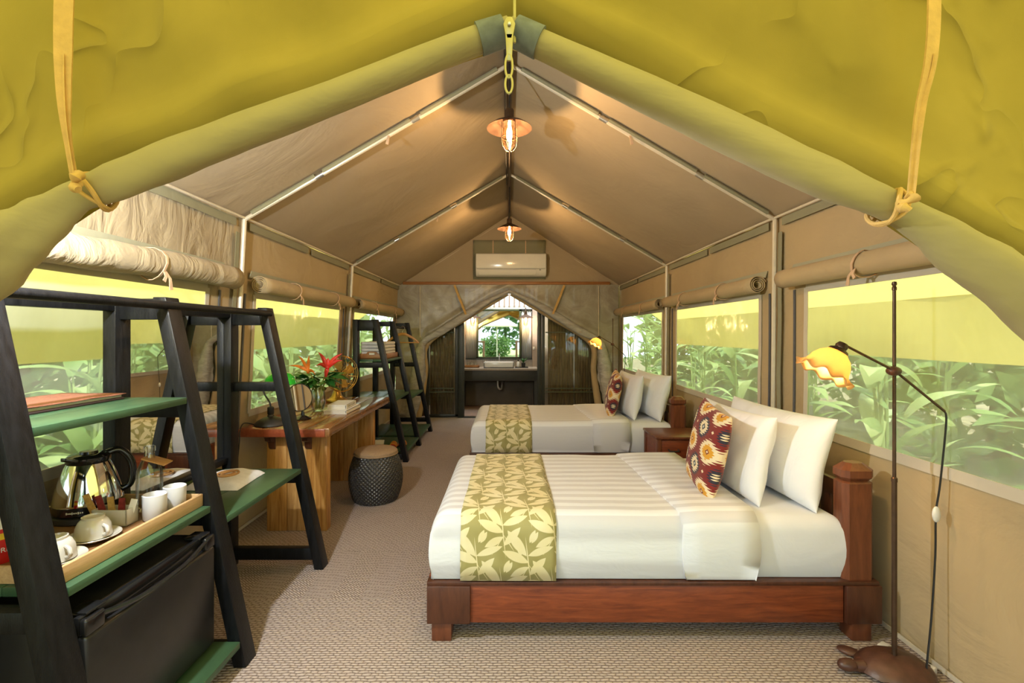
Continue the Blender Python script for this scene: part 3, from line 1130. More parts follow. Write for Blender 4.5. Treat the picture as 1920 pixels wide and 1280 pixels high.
def entrance_strap(sgn, top, knot, label, kp):
    """tan webbing that hangs from the gable and is knotted round the roll"""
    root = thing('tie_strap', (knot[0], Y0 - 0.1, knot[1]), label, 'strap', 'tie straps on the entrance wall')
    y = Y0 - 0.105
    pts = smoothpts([(top[0], y + 0.03, 2.42), (top[0] + (knot[0] - top[0]) * .1, y, 2.2), (top[0] + (knot[0] - top[0]) * .35, y - 0.012, 2.02), (knot[0] - sgn * -0.012, y - 0.01, 1.88), (knot[0] + sgn * 0.004, y, knot[1] + 0.015)], 5)
    mb = MB()
    mb.ribbon(pts, lerp_list([0.034, 0.034, 0.036, 0.034, 0.026, 0.014, 0.013], len(pts)), (1, 0.25, 0), 0.004)
    mb.ribbon([(p.x + 0.004, p.y - 0.004, p.z) for p in pts[len(pts) // 2:]], lerp_list([0.003, 0.012, 0.008], len(pts) - len(pts) // 2), (0.6, -0.8, 0), 0.003)
    mb.build('band', M['strap'], root)
    # loop round the roll
    c = Vector((kp[0], Y0 - 0.035, kp[1]))
    ax = Vector((kp[2], 0, kp[3])).normalized()
    u = Vector((0, 1, 0))
    v = ax.cross(u).normalized()
    mb = MB()
    R = kp[4]
    for off, w in ((-0.004, 0.0055), (0.005, 0.0045)):
        ring = []
        for k in range(26):
            a = 2 * PI * k / 26
            ring.append(c + u * math.cos(a) * R + v * math.sin(a) * R + ax * (off + 0.010 * math.sin(a * 2 + off * 200)))
        mb.tube(ring, w, 8, closed=True)
    mb.build('loop', M['strap'], root)
    mb = MB()
    kc = Vector((knot[0], y, knot[1]))
    pts = [kc + Vector((0.009 * math.sin(t * 2.1) - sgn * 0.004 * t, -0.004 + 0.009 * math.cos(t * 3.0), 0.016 - 0.012 * t)) for t in [i * 0.25 for i in range(14)]]
    mb.tube(pts, [0.009 + 0.003 * math.sin(i * 1.9) for i in range(14)], 9)
    mb.build('knot', M['strap'], root)


entrance_strap(-1, (-0.968, 0), (-0.945, 1.752), 'tan webbing strap knotted round the rolled flap above the kettle shelf', (-0.955, 1.750, -0.95, -0.4, 0.043))
entrance_strap(1, (0.930, 0), (0.868, 1.708), 'tan webbing strap knotted round the rolled flap above the floor lamp', (0.880, 1.712, 0.9, -0.45, 0.043))

# zip pull hanging at the peak of the entrance
ZOFF = -0.045
root = thing('zip_pull', (-0.004, Y0 - 0.09, 2.0), 'brass zip slider with hanging clips at the entrance peak', 'zip')
yk = Y0 - 0.09
mb = MB()
mb.prism([(-0.014, yk, 2.150), (-0.006, yk, 2.166), (0.006, yk, 2.166), (0.014, yk, 2.150), (0.007, yk, 2.115), (-0.007, yk, 2.115)], (0, 0.012, 0))
mb.build('slider', M['brassclip'], root, bevel=0.003)
mb = MB()
mb.ell((0, yk - 0.003, 2.147), (0.005, 0.004, 0.005))
mb.build('rivet', M['steel'], root)
mb = MB()
mb.prism([(-0.009, yk, 2.128), (0.009, yk, 2.128), (0.006, yk, 2.068), (-0.006, yk, 2.068)], (0, 0.006, 0))
mb.build('tab', M['brassclip'], root, bevel=0.002)
for z0, z1 in ((2.082, 2.030), (2.036, 1.996)):
    mb = MB()
    n = 20
    pts = []
    for k in range(n):
        a = 2 * PI * k / n
        pts.append((0.008 * math.cos(a) - 0.001, yk + 0.002, (z0 + z1) / 2 + (z0 - z1) / 2 * math.sin(a)))
    mb.tube(pts, 0.0028, 8, closed=True)
    mb.build('clip', M['brassclip'], root)
mb = MB()
mb.tube([(0.012, Y0 - 0.06, 2.125), (0.012, Y0 - 0.05, 2.3), (0.010, Y0 - 0.02, 2.5)], 0.0035, 6)
mb.build('zip_teeth', M['brassclip'], root)
root.location.z += ZOFF

# ------------------------------------------------------------------ back gable, beam, air conditioner
mb = MB()
YB = 7.99


def gb(x, s):
    hw = 1.84
    zt = 0.035 + ridge_z(8) - (ridge_z(8) - 2.23) * abs(x) / hw
    return (x, YB + 0.008 * nz(x * 2, s * 2, 5), 2.20 + (zt - 2.20) * s)


mb.grid(rng(-1.80, 1.82, 0.06), rng(0, 1, 0.08), gb)
tag(mb.build('wall_gable', M['roof'], smooth=60, fix=False, base=False), 'tan canvas gable above the bathroom doorway', kind='structure')
mb = MB()
mb.grid(rng(-0.60, 0.60, 0.06), rng(2.32, 2.97, 0.06), lambda x, z: (x, YB - 0.022 + 0.006 * nz(x * 5, z * 5), z))
gp = mb.build('backing_cloth', M['green_hem'], base=True, solid=0.004)
tag(gp, 'grey green cloth patch behind the air conditioner', 'cloth')
for x in (-0.27, 0.27):
    mb = MB()
    mb.box(x - 0.008, x + 0.008, YB - 0.034, YB - 0.028, 2.70, 2.96)
    mb.build('strip', M['tie'], gp)
mb = MB()
mb.box(-1.76, 1.66, 7.915, 7.955, 2.225, 2.275)
tag(mb.build('cross_beam', M['beamwood'], bevel=0.006), 'thin orange wooden beam across the tent under the air conditioner', 'beam')

ac = thing('air_conditioner', (0.03, 7.86, 2.34), 'white wall mounted air conditioner on the gable', 'air conditioner')
xa, xb = -0.545, 0.60
prof = [(7.955, 2.35), (7.955, 2.72), (7.80, 2.722), (7.77, 2.71), (7.755, 2.66), (7.75, 2.50), (7.765, 2.43), (7.80, 2.375), (7.85, 2.35)]
mb = MB()
mb.prism([(xa, y, z) for y, z in prof], (xb - xa, 0, 0))
mb.build('shell', M['ac'], ac, bevel=0.012, seg=3)
mb = MB()
mb.box(xa + 0.01, xb - 0.01, 7.742, 7.752, 2.47, 2.70)
mb.build('front_panel', M['ac'], ac, bevel=0.004)
mb = MB()
mb.beam((xa + 0.05, 7.765, 2.408), (xb - 0.17, 7.765, 2.408), 0.010, 0.085, (0, 0.42, -0.9))
fl = mb.build('louver', M['ac'], ac, bevel=0.003)
mb = MB()
mb.box(xa + 0.05, xb - 0.17, 7.757, 7.766, 2.443, 2.450)
mb.build('louver_gap', M['acgrey'], fl)
mb = MB()
mb.box(xb - 0.115, xb - 0.09, 7.755, 7.762, 2.44, 2.458)
mb.build('indicator', M['acgrey'], ac)
mb = MB()
mb.box(xa + 0.02, xb - 0.02, 7.745, 7.76, 2.463, 2.467)
mb.build('seam', M['acgrey'], ac)

# ------------------------------------------------------------------ net wall with tied-back flaps at the bathroom door
BLp = [(0.0, 2.115, .03), (-0.33, 1.96, .045), (-0.67, 1.745, .06), (-1.10, 1.47, .06), (-1.40, 1.29, .045), (-1.46, 1.10, .08), (-1.50, .75, .11), (-1.58, .35, .12), (-1.66, .05, .12)]
BRp = [(0.0, 2.115, .03), (0.33, 1.96, .045), (0.71, 1.745, .06), (1.15, 1.47, .06), (1.47, 1.30, .045), (1.53, 1.10, .08), (1.58, .75, .11), (1.66, .35, .11), (1.71, .05, .11)]
arch_wall('wall_back', 7.93, [(p[0], p[1]) for p in BLp] + [(-1.88, 0.02)], [(p[0], p[1]) for p in BRp] + [(1.80, 0.02)], lambda x: 2.225, M['net'], 0.02, 0.02, 'silvery net wall around the bathroom doorway')
for pts, lab in ((BLp, 'silvery net flap gathered and tied beside the clothes hanger'), (BRp, 'silvery net flap gathered and tied behind the far floor lamp')):
    r = roll_flap('door_flap', pts, 7.90, M['netroll'], lab, 'tent flap', 'net flaps at the bathroom doorway', fold=0.13)
    sg = -1 if pts is BLp else 1
    mb = MB()
    mb.tube(smoothpts([(sg * 0.02, 7.985, 2.07), (sg * 0.7, 7.985, 1.69), (sg * 1.36, 7.985, 1.26), (sg * 1.40, 7.985, 0.8), (sg * 1.47, 7.985, 0.3), (sg * 1.53, 7.985, 0.03)], 6), lerp_list([0.02, 0.045, 0.05, 0.05, 0.06, 0.07], 31), 12)
    mb.build('canvas_lining', M['wall'], r)
    mb = MB()
    x0, x1 = sg * 0.90, sg * 0.72
    mb.ribbon([(x0, 7.86, 2.21), ((x0 + x1) / 2, 7.85, 1.98), (x1, 7.83, 1.76), (x1 - sg * 0.02, 7.87, 1.70)], 0.035, (1, 0, 0.3), 0.005)
    mb.build('tie', M['strap'], r)
    mb = MB()
    mb.tube([(sg * 1.47, 7.895, z) for z in rng(1.36, 2.2, 0.1)], 0.006, 6)
    mb.build('piping', M['pole'], r)

# ------------------------------------------------------------------ bathroom behind the tent
bf = thing('floor_bathroom', (0, 8.1, -0.03), 'pinkish bathroom floor planks', kind='structure')
first = None
for i in range(8):
    if first is None:
        first = MB().box(-1.9, 1.9, 0, 0.19, 0, 0.02).build('floor_plank', M['bathfloor'], bf, bevel=0.004, seg=1, local=True)
        o = first
    else:
        o = first.copy()
        COL.objects.link(o)
        o.parent = bf
    o.location = (0, i * 0.197, 0)


def corrugated(x0, x1, y, z0, z1, period=0.045, amp=0.011):
    b = MB()
    n = int((x1 - x0) / period * 8)
    xs = [x0 + (x1 - x0) * i / n for i in range(n + 1)]
    b.grid(xs, [z0, (z0 + z1) / 2, z1], lambda x, z: (x, y + amp * math.sin(2 * PI * x / period), z))
    return b


part = thing('wall_partition', (0, 8.22, 0), 'brown corrugated iron partition on both sides of the bathroom door', kind='structure')
for (x0, x1) in ((-1.88, -1.38), (-1.36, -0.94), (0.66, 1.10), (1.12, 1.80)):
    corrugated(x0, x1, 8.24, 0, 2.3).build('corrugated_sheet', M['rust'], part, fix=False, smooth=80, solid=0.002)
mb = MB()
mb.box(-1.88, 1.84, 8.26, 8.30, 2.2, 2.3)
mb.build('head_batten', M['doorframe'], part)
# door frame and sliding glass leaves
df = thing('door_1', (-0.15, 8.16, 0), 'black framed sliding glass doors standing open to the bathroom', kind='structure')
for (x0, x1) in ((-0.865, -0.765), (0.475, 0.545)):
    MB().box(x0, x1, 8.10, 8.20, 0, 2.25).build('jamb', M['doorframe'], df, bevel=0.004)
for (x0, x1, y) in ((-1.42, -0.87, 8.135), (0.55, 1.72, 8.135)):
    leaf = MB().box(x0 + 0.05, x1 - 0.05, y, y + 0.008, 0.05, 2.2).build('glass_leaf', M['doorglass'], df)
    for (a, b, c, d) in ((x0, x0 + 0.05, 0.02, 2.24), (x1 - 0.05, x1, 0.02, 2.24), (x0, x1, 0.0, 0.05), (x0, x1, 2.2, 2.25)):
        MB().box(a, b, y - 0.012, y + 0.02, c, d).build('stile', M['doorframe'], leaf, bevel=0.003)
    for z in (0.42, 0.48, 1.43):
        MB().box(x0 + 0.06, x1 - 0.06, y - 0.004, y + 0.0, z, z + 0.018).build('mark', M['mirrorframe'], leaf)
MB().box(-0.87, 0.55, 8.07, 8.2, 0.0, 0.012).build('sill', M['doorframe'], df)

bw = thing('wall_bathroom', (0, 9.6, 0), 'bathroom back wall with galvanised corrugated iron panels', kind='structure')
MB().box(-1.9, 1.9, 9.62, 9.70, -0.03, 1.93).build('wall_core', M['greywall'], bw)
for (x0, x1) in ((-0.86, -0.66), (0.245, 0.45)):
    corrugated(x0, x1, 9.585, 0.93, 1.9, 0.034, 0.009).build('corrugated_sheet', M['zinc'], bw, fix=False, smooth=80, solid=0.002)
for (x0, x1) in ((-1.2, -0.87), (0.455, 0.9)):
    MB().box(x0, x1, 9.52, 9.62, 0, 1.93).build('pier', M['concrete'], bw, bevel=0.004)
MB().box(-0.9, 0.5, 9.585, 9.62, 0.74, 0.91).build('splashback', M['tiles'], bw)
MB().box(-0.9, 0.5, 9.53, 9.62, 0.905, 0.93).build('ledge', M['doorframe'], bw)
MB().box(-1.9, 1.9, 9.55, 9.64, 1.905, 1.975).build('head_rail', M['zinc'], bw)
cl = corrugated(-1.9, 1.9, 9.6, 1.975, 2.75, 0.076, 0.016)
cl.build('clear_sheet', M['clearcorr'], bw, fix=False, smooth=80)
for i in range(18):
    x = -0.9 + i * 0.1
    MB().box(x - 0.016, x + 0.016, 9.545, 9.575, 1.95, 2.75).build('batten', M['concrete'], bw)
for s, nm in ((-1, 'wall_bath_left'), (1, 'wall_bath_right')):
    tag(MB().box(s * 1.9 - 0.03, s * 1.9 + 0.03, 8.3, 9.7, -0.03, 2.3).build(nm, M['greywall'], base=False), 'dark plaster bathroom side wall', kind='structure')

# mirror
mr = thing('bathroom_mirror', (-0.21, 9.58, 0.94), 'large mirror in a dark green frame above the white basin', 'mirror')
MB().box(-0.62, 0.20, 9.565, 9.575, 0.95, 1.87).build('mirror_glass', M['mirror'], mr)
for (a, b, c, d) in ((-0.655, -0.615, 0.93, 1.905), (0.195, 0.24, 0.93, 1.905), (-0.655, 0.24, 0.93, 0.955), (-0.655, 0.24, 1.865, 1.905)):
    MB().box(a, b, 9.545, 9.59, c, d).build('frame_rail', M['mirrorframe'], mr, bevel=0.003)

# vanity
vn = thing('vanity_counter', (-0.2, 9.3, 0), 'grey stone vanity counter on a dark cabinet front', 'counter')
MB().box(-0.93, 0.535, 9.0, 9.58, 0.725, 0.765).build('countertop', M['counter'], vn, bevel=0.004)
MB().box(-0.92, 0.525, 9.03, 9.07, 0.53, 0.725).build('apron', M['cabinet'], vn, bevel=0.003)
for x in (-0.90, 0.50):
    MB().box(x - 0.03, x + 0.03, 9.04, 9.5, -0.01, 0.725).build('side_panel', M['cabinet'], vn)
MB().box(-0.86, 0.46, 9.48, 9.50, 0.0, 0.53).build('back_panel', M['greywall'], vn)
mb = MB()
mb.tube(smoothpts([(-0.22, 9.2, 0.60), (-0.22, 9.2, 0.42), (-0.19, 9.21, 0.36), (-0.15, 9.24, 0.37), (-0.14, 9.3, 0.47), (-0.13, 9.48, 0.47)], 6), 0.022, 10)
mb.build('drain_trap', M['steel'], vn)

bs = thing('basin', (-0.2, 9.25, 0.765), 'white rectangular vessel basin on the vanity counter', 'basin')
mb = MB()
x0, x1, y0, y1, z0, z1 = -0.485, 0.085, 9.06, 9.44, 0.766, 0.875
mb.box(x0, x1, y0, y1, z0, z0 + 0.02)
for q in ((x0, x1, y0, y0 + 0.018), (x0, x1, y1 - 0.018, y1), (x0, x0 + 0.018, y0, y1), (x1 - 0.018, x1, y0, y1)):
    mb.box(*q, z0, z1)
mb.build('bowl', M['basin'], bs, bevel=0.004)
mb = MB()
mb.tube(smoothpts([(-0.2, 9.50, 0.77), (-0.2, 9.50, 0.96), (-0.2, 9.45, 1.0), (-0.2, 9.36, 0.98)], 5), 0.013, 10)
mb.tube([(-0.2, 9.50, 0.96), (-0.2, 9.52, 1.03)], 0.007, 8)
mb.build('tap', M['chrome'], bs)

wt = thing('glass_tray', (-0.73, 9.25, 0.766), 'small orange wooden tray on the vanity counter left of the basin', 'tray')
MB().box(-0.86, -0.58, 9.14, 9.34, 0.767, 0.78).build('tray_base', M['beamwood'], wt)
for q in ((-0.86, -0.58, 9.14, 9.155), (-0.86, -0.58, 9.325, 9.34), (-0.86, -0.845, 9.14, 9.34), (-0.595, -0.58, 9.14, 9.34)):
    MB().box(*q, 0.767, 0.81).build('rim', M['beamwood'], wt, bevel=0.002)
for i in range(3):
    g = MB().lathe([(0.001, 0.0), (0.027, 0.0), (0.032, 0.085), (0.029, 0.085), (0.025, 0.006), (0.001, 0.006)], 18, (-0.79 + i * 0.07, 9.24, 0.781))
    tag(g.build('drinking_glass', M['glass']), ('leftmost', 'middle', 'rightmost')[i] + ' of three clear tumblers in the orange bathroom tray', 'glass', 'tumblers in the bathroom tray')
bt = thing('soap_bottle', (0.17, 9.22, 0.78), 'white soap bottle with a black pump beside the pot plant', 'bottle')
MB().lathe([(0.001, 0), (0.026, 0), (0.028, 0.01), (0.028, 0.085), (0.012, 0.105)], 20, (0.17, 9.2, 0.781)).build('bottle_body', M['white'], bt)
mb = MB()
mb.lathe([(0.013, 0.10), (0.013, 0.125), (0.004, 0.127), (0.004, 0.145), (0.001, 0.147)], 14, (0.17, 9.2, 0.781))
mb.tube([(0.17, 9.2, 0.924), (0.145, 9.19, 0.922)], 0.005, 8)
mb.build('pump', M['gloss_black'], bt)
tag(MB().box(0.11, 0.36, 9.12, 9.32, 0.766, 0.780).build('dish', M['gloss_black'], bevel=0.004), 'flat black dish under the soap bottle and pot plant', 'tray')
pp = thing('pot_plant', (0.27, 9.22, 0.781), 'small leafy plant in a dark pot beside the basin', 'plant')
MB().lathe([(0.001, 0), (0.035, 0), (0.042, 0.075), (0.037, 0.075), (0.034, 0.06), (0.001, 0.06)], 18, (0.27, 9.22, 0.782)).build('pot', M['matt_black'], pp)
for i in range(14):
    a = i * 2.4
    L = 0.05 + 0.05 * random.random()
    tip = Vector((0.27 + math.cos(a) * L, 9.22 + math.sin(a) * L, 0.86 + 0.05 + 0.05 * random.random()))
    mb = MB()
    c0 = Vector((0.27, 9.22, 0.85))
    mb.ribbon([c0, c0.lerp(tip, 0.5) + Vector((0, 0, 0.02)), c0.lerp(tip, 0.8), tip], [0.003, 0.022, 0.03, 0.002], (-math.sin(a), math.cos(a), 0.2), 0.001)
    mb.build('leaf', M['leafdark'], pp)
sw = thing('light_switch', (0.49, 9.515, 1.12), 'small white light switch on the plaster pier', 'switch')
MB().box(0.465, 0.50, 9.507, 9.519, 1.10, 1.16).build('plate', M['white'], sw, bevel=0.003)


# ------------------------------------------------------------------ cage pendant lamps
def cage_lamp(name, top, drop, label, group, power, size=1.0, wall=None):
    """shade and caged glass jar; 'drop' is the cord length"""
    root = thing(name, top, label, 'lamp', group)
    x, y, z = top
    zs = z - drop
    mb = MB()
    if wall is None:
        mb.tube([(x, y, z), (x + 0.004, y, (z + zs) / 2), (x, y, zs)], 0.006 * size, 8)
        mb.build('cord', M['cable'], root)
    else:
        mb.tube(smoothpts([(x, wall, zs + 0.02 * size), (x, wall - 0.1, zs + 0.07 * size), (x, y + 0.03, zs + 0.06 * size), (x, y, zs)], 6), 0.009 * size, 8)
        mb.build('bracket', M['bronze'], root)
    s = size
    MB().lathe([(0.001, 0.0), (0.030, 0.0), (0.032, -0.008), (0.032, -0.055), (0.040, -0.062), (0.040, -0.085), (0.001, -0.085)], 24, (x, y, zs)).build('socket', M['bronze'], root)
    sh = MB().lathe([(0.040, -0.062), (0.060, -0.070), (0.115, -0.098), (0.148, -0.122), (0.150, -0.126), (0.146, -0.124), (0.112, -0.103), (0.058, -0.076), (0.038, -0.068)], 40, (x, y, zs))
    for v in sh.v:
        pass
    sh.build('lamp_shade', M['copper'], root)
    MB().lathe([(0.040, -0.08), (0.044, -0.10), (0.045, -0.20), (0.040, -0.235), (0.025, -0.258), (0.001, -0.265)], 24, (x, y, zs)).build('glass_jar', M['jar'], root)
    mb = MB()
    for k in range(6):
        a = 2 * PI * k / 6 + 0.3
        pr = [(0.052, -0.085), (0.054, -0.20), (0.047, -0.245), (0.028, -0.272), (0.004, -0.28)]
        mb.tube([(x + r * math.cos(a), y + r * math.sin(a), zs + h) for r, h in pr], 0.0022, 5)
    for h in (-0.13, -0.185):
        mb.tube([(x + 0.054 * math.cos(2 * PI * k / 24), y + 0.054 * math.sin(2 * PI * k / 24), zs + h) for k in range(24)], 0.0022, 5, closed=True)
    mb.build('wire_cage', M['bronze'], root)
    MB().lathe([(0.010, -0.085), (0.012, -0.11), (0.019, -0.15), (0.020, -0.18), (0.012, -0.205), (0.001, -0.21)], 16, (x, y, zs)).build('bulb', M['bulb'], root)
    lamp_light('bulb_light', (0, 0, -drop - 0.235 * s), power, (1.0, 0.68, 0.36), 0.02, root)
    return root


cage_lamp('pendant_lamp', (0.0, 3.2, 3.22), 0.31, 'large copper caged pendant lamp nearest the entrance peak', 'caged lamps', 26)
cage_lamp('pendant_lamp', (0.0, 5.95, 3.24), 0.40, 'copper caged pendant lamp hanging in front of the air conditioner', 'caged lamps', 26)
cage_lamp('wall_lamp', (-0.72, 9.40, 1.95), 0.10, 'copper caged wall lamp left of the bathroom mirror', 'caged lamps', 7, wall=9.58)
cage_lamp('wall_lamp', (0.32, 9.40, 1.95), 0.10, 'copper caged wall lamp right of the bathroom mirror', 'caged lamps', 7, wall=9.58)

# ------------------------------------------------------------------ ladder shelves on the left
LEGW, LEGT = 0.055, 0.085
FOOTX, TOPX, TOPZ, POSTX = -1.145, -1.488, 1.575, -1.70


def legx(z):
    return FOOTX + (TOPX - FOOTX) * z / TOPZ


def ladder(root, y, rungs):
    d = Vector((TOPX - FOOTX, 0, TOPZ)).normalized()
    mb = MB()
    # sheared leg with level feet
    h = LEGW / 2
    poly = [(FOOTX - h, y - LEGT / 2, 0), (FOOTX + h, y - LEGT / 2, 0), (TOPX + h, y - LEGT / 2, TOPZ), (TOPX - h, y - LEGT / 2, TOPZ)]
    mb.prism(poly, (0, LEGT, 0))
    mb.build('leg', M['black'], root, bevel=0.004)
    MB().box(POSTX - h, POSTX + h, y - LEGT / 2, y + LEGT / 2, 0, TOPZ).build('post', M['black'], root, bevel=0.004)
    for z, hh in rungs:
        MB().box(POSTX + h - 0.002, legx(z) - h + 0.012, y - 0.022, y + 0.022, z - hh, z).build('rung', M['black'], root, bevel=0.003)


def board(root, z, ya, yb, th=0.028):
    x1 = legx(z) + 0.03
    n = 3
    x0 = -1.85
    w = (x1 - x0) / n
    for i in range(n):
        MB().box(x0 + i * w + 0.0008, x0 + (i + 1) * w - 0.0008, ya, yb, z - th, z).build('shelf_board', M['green'], root, bevel=0.003)


LA, LB, LC = 1.335, 2.08, 2.925
unit = thing('ladder_shelf', (-1.45, 2.1, 0), 'black ladder shelf with green boards holding the fridge and tea tray', 'shelf', 'black ladder shelves')
ladder(unit, LA, ((TOPZ - 0.005, 0.07), (1.12, 0.05), (0.655, 0.06), (0.085, 0.06)))
ladder(unit, LB, ((TOPZ - 0.005, 0.09), (1.12, 0.06), (0.655, 0.06), (0.085, 0.06)))
ladder(unit, LC, ((TOPZ - 0.005, 0.10), (1.125, 0.055), (0.575, 0.06), (0.12, 0.07)))
for (a, b) in ((LA, LB), (LB, LC)):
    mb = MB()
    mb.tube([(TOPX + 0.03, a, TOPZ - 0.035), (TOPX + 0.03, b, TOPZ - 0.035)], 0.018, 12)
    mb.build('front_rail', M['black'], unit)
    MB().box(POSTX - 0.02, POSTX + 0.025, a, b, TOPZ - 0.06, TOPZ).build('back_rail', M['black'], unit, bevel=0.003)
for z in (1.15, 0.69, 0.115):
    board(unit, z, LA + 0.045, LB - 0.045)
board(unit, 0.61, LB + 0.045, LC - 0.045)
# tall mirror set between the posts
mf = MB().box(POSTX - 0.03, POSTX - 0.015, LB + 0.045, LC - 0.045, 0.66, TOPZ - 0.06).build('mirror_glass', M['mirror'], unit)
MB().box(POSTX - 0.035, POSTX + 0.01, LB + 0.04, LC - 0.04, 0.64, 0.675).build('mirror_rail', M['black'], unit, bevel=0.003)

LD, LE, LF = 5.33, 6.10, 6.98
unit2 = thing('ladder_shelf', (-1.45, 6.1, 0), 'black ladder shelf with folded towels and hanging rail near the bathroom', 'shelf', 'black ladder shelves')
ladder(unit2, LD, ((TOPZ - 0.005, 0.12), (1.10, 0.06), (0.655, 0.07), (0.085, 0.06)))
ladder(unit2, LE, ((TOPZ - 0.005, 0.06), (1.10, 0.06), (0.655, 0.06), (0.085, 0.06)))
ladder(unit2, LF, ((TOPZ - 0.005, 0.06), (1.00, 0.06), (0.575, 0.06), (0.20, 0.06)))
MB().box(POSTX - 0.02, POSTX + 0.025, LD, LE, TOPZ - 0.07, TOPZ).build('back_rail', M['black'], unit2, bevel=0.003)
mb = MB()
mb.tube([(-1.50, LE, 1.50), (-1.50, LF, 1.50)], 0.016, 12)
mb.build('hanging_rail', M['black'], unit2)
for z in (1.13, 0.69, 0.115):
    board(unit2, z, LD + 0.045, LE - 0.045)
board(unit2, 0.61, LE + 0.045, LF - 0.045)
board(unit2, 0.115, LE + 0.045, LF - 0.045)

# ------------------------------------------------------------------ small fridge
fr = thing('mini_fridge', (-1.45, 1.68, 0.117), 'black mini fridge on the bottom board of the ladder shelf', 'fridge')
FX, FY0, FY1, FZ0, FZ1 = -1.225, 1.39, 2.00, 0.135, 0.595
MB().box(-1.66, FX - 0.045, FY0 + 0.012, FY1 - 0.012, FZ0 + 0.02, FZ1 - 0.005).build('body', M['fridge'], fr, bevel=0.01, seg=3)
mb = MB()
mb.box(FX - 0.04, FX, FY0, FY1, FZ0, FZ1 - 0.055)
dr = mb.build('door', M['fridge'], fr, bevel=0.012, seg=3)
mb = MB()
mb.box(FX - 0.04, FX - 0.022, FY0, FY1, FZ1 - 0.055, FZ1)
mb.build('door_top', M['gloss_black'], dr, bevel=0.004)
mb = MB()
mb.box(FX - 0.024, FX, FY0, FY0 + 0.07, FZ1 - 0.058, FZ1 - 0.006)
mb.build('door_corner', M['gloss_black'], dr, bevel=0.008, seg=3)
MB().box(FX - 0.024, FX, FY1 - 0.06, FY1, FZ1 - 0.058, FZ1 - 0.006).build('door_corner', M['gloss_black'], dr, bevel=0.008, seg=3)
mb = MB()
mb.tube(smoothpts([(FX - 0.008, FY0 + 0.06, FZ1 - 0.02), (FX + 0.002, FY0 + 0.2, FZ1 - 0.046), (FX + 0.002, FY1 - 0.2, FZ1 - 0.046), (FX - 0.008, FY1 - 0.05, FZ1 - 0.02)], 8), 0.008, 8)
mb.build('handle_recess', M['gloss_black'], dr)
for y in (FY0 + 0.04, FY1 - 0.06):
    mb = MB()
    mb.box(FX - 0.075, FX - 0.012, y - 0.025, y + 0.045, FZ1 - 0.001, FZ1 + 0.008)
    mb.build('hinge_cap', M['gloss_black'], fr, bevel=0.003)
for y in (FY0 + 0.06, FY1 - 0.06):
    for x in (-1.62, -1.31):
        MB().lathe([(0.02, 0.0), (0.02, 0.042)], 12, (x, y, 0.116), cap=True).build('foot', M['matt_black'], fr)

# ------------------------------------------------------------------ desk
dk = thing('desk', (-1.55, 4.1, 0), 'live edge wooden desk slab on two golden plank legs', 'desk')
DX0, DX1, DY0, DY1, DZ0, DZ1 = -1.86, -1.236, 3.30, 4.95, 0.707, 0.767
xs = [DX0, -1.70, -1.55, -1.40, DX1]
for i in range(4):
    a, b = xs[i] + 0.0008, xs[i + 1] - 0.0008
    mb = MB()
    if i == 3:
        ys = rng(DY0, DY1, 0.06)
        f = lambda y: b + 0.012 * nz(y * 3.1, 1.3) + 0.006 * nz(y * 9, 4.1)
        poly = [(a, DY0), (a, DY1)] + [(f(y), y) for y in ys[::-1]]
        mb.prism([(x, y, DZ0) for x, y in poly], (0, 0, DZ1 - DZ0))
    else:
        mb.box(a, b, DY0 + 0.004 * (i % 2), DY1, DZ0, DZ1)
    mb.build('plank', (M['deskred'], M['desktop1'], M['desktop2'], M['desktop1'])[i], dk, bevel=0.006)
MB().box(DX0, DX1 - 0.03, DY0 - 0.012, DY0 + 0.003, DZ0 + 0.002, DZ1 - 0.004).build('end_cleat', M['deskred'], dk, bevel=0.004)
for yy in (3.45, 4.62):
    xs2 = [-1.745, -1.60, -1.46, -1.31]
    for i in range(3):
        MB().box(xs2[i] + 0.0006, xs2[i + 1] - 0.0006, yy + 0.004 * (i % 2), yy + 0.075, 0, DZ0).build('leg_plank', (M['slab'], M['slab2'], M['slab'])[i], dk, bevel=0.006)
for x in (-1.70, -1.44):
    mb = MB()
    mb.prism([(x - 0.022, 3.33, DZ0), (x - 0.022, 3.45, DZ0), (x - 0.022, 3.45, DZ0 - 0.12), (x - 0.022, 3.43, DZ0 - 0.10), (x - 0.022, 3.42, DZ0 - 0.06), (x - 0.022, 3.38, DZ0 - 0.045), (x - 0.022, 3.37, DZ0 - 0.02)], (0.044, 0, 0))
    mb.build('bracket', M['darkwood'], dk, bevel=0.003)

# ------------------------------------------------------------------ woven stool
st = thing('rattan_stool', (-1.145, 4.12, 0), 'barrel shaped charcoal rattan stool with a beige seat pad', 'stool')
n, m = 216, 96
mb = MB()


def stoolr(t):
    return 0.165 + 0.055 * math.sin(PI * min(1, max(0, t * 0.94 + 0.04))) ** 0.8


def sfn(k, j):
    t = j / m
    a = 2 * PI * k / n
    wv = (0.0065 * math.sin(a * n / 6) * (1 if (j // 4) % 2 else -1) + 0.003) * math.sin(PI * (j % 4) / 4)
    r = stoolr(t) + wv
    return (-1.145 + r * math.cos(a), 4.12 + r * math.sin(a), 0.002 + 0.388 * t)


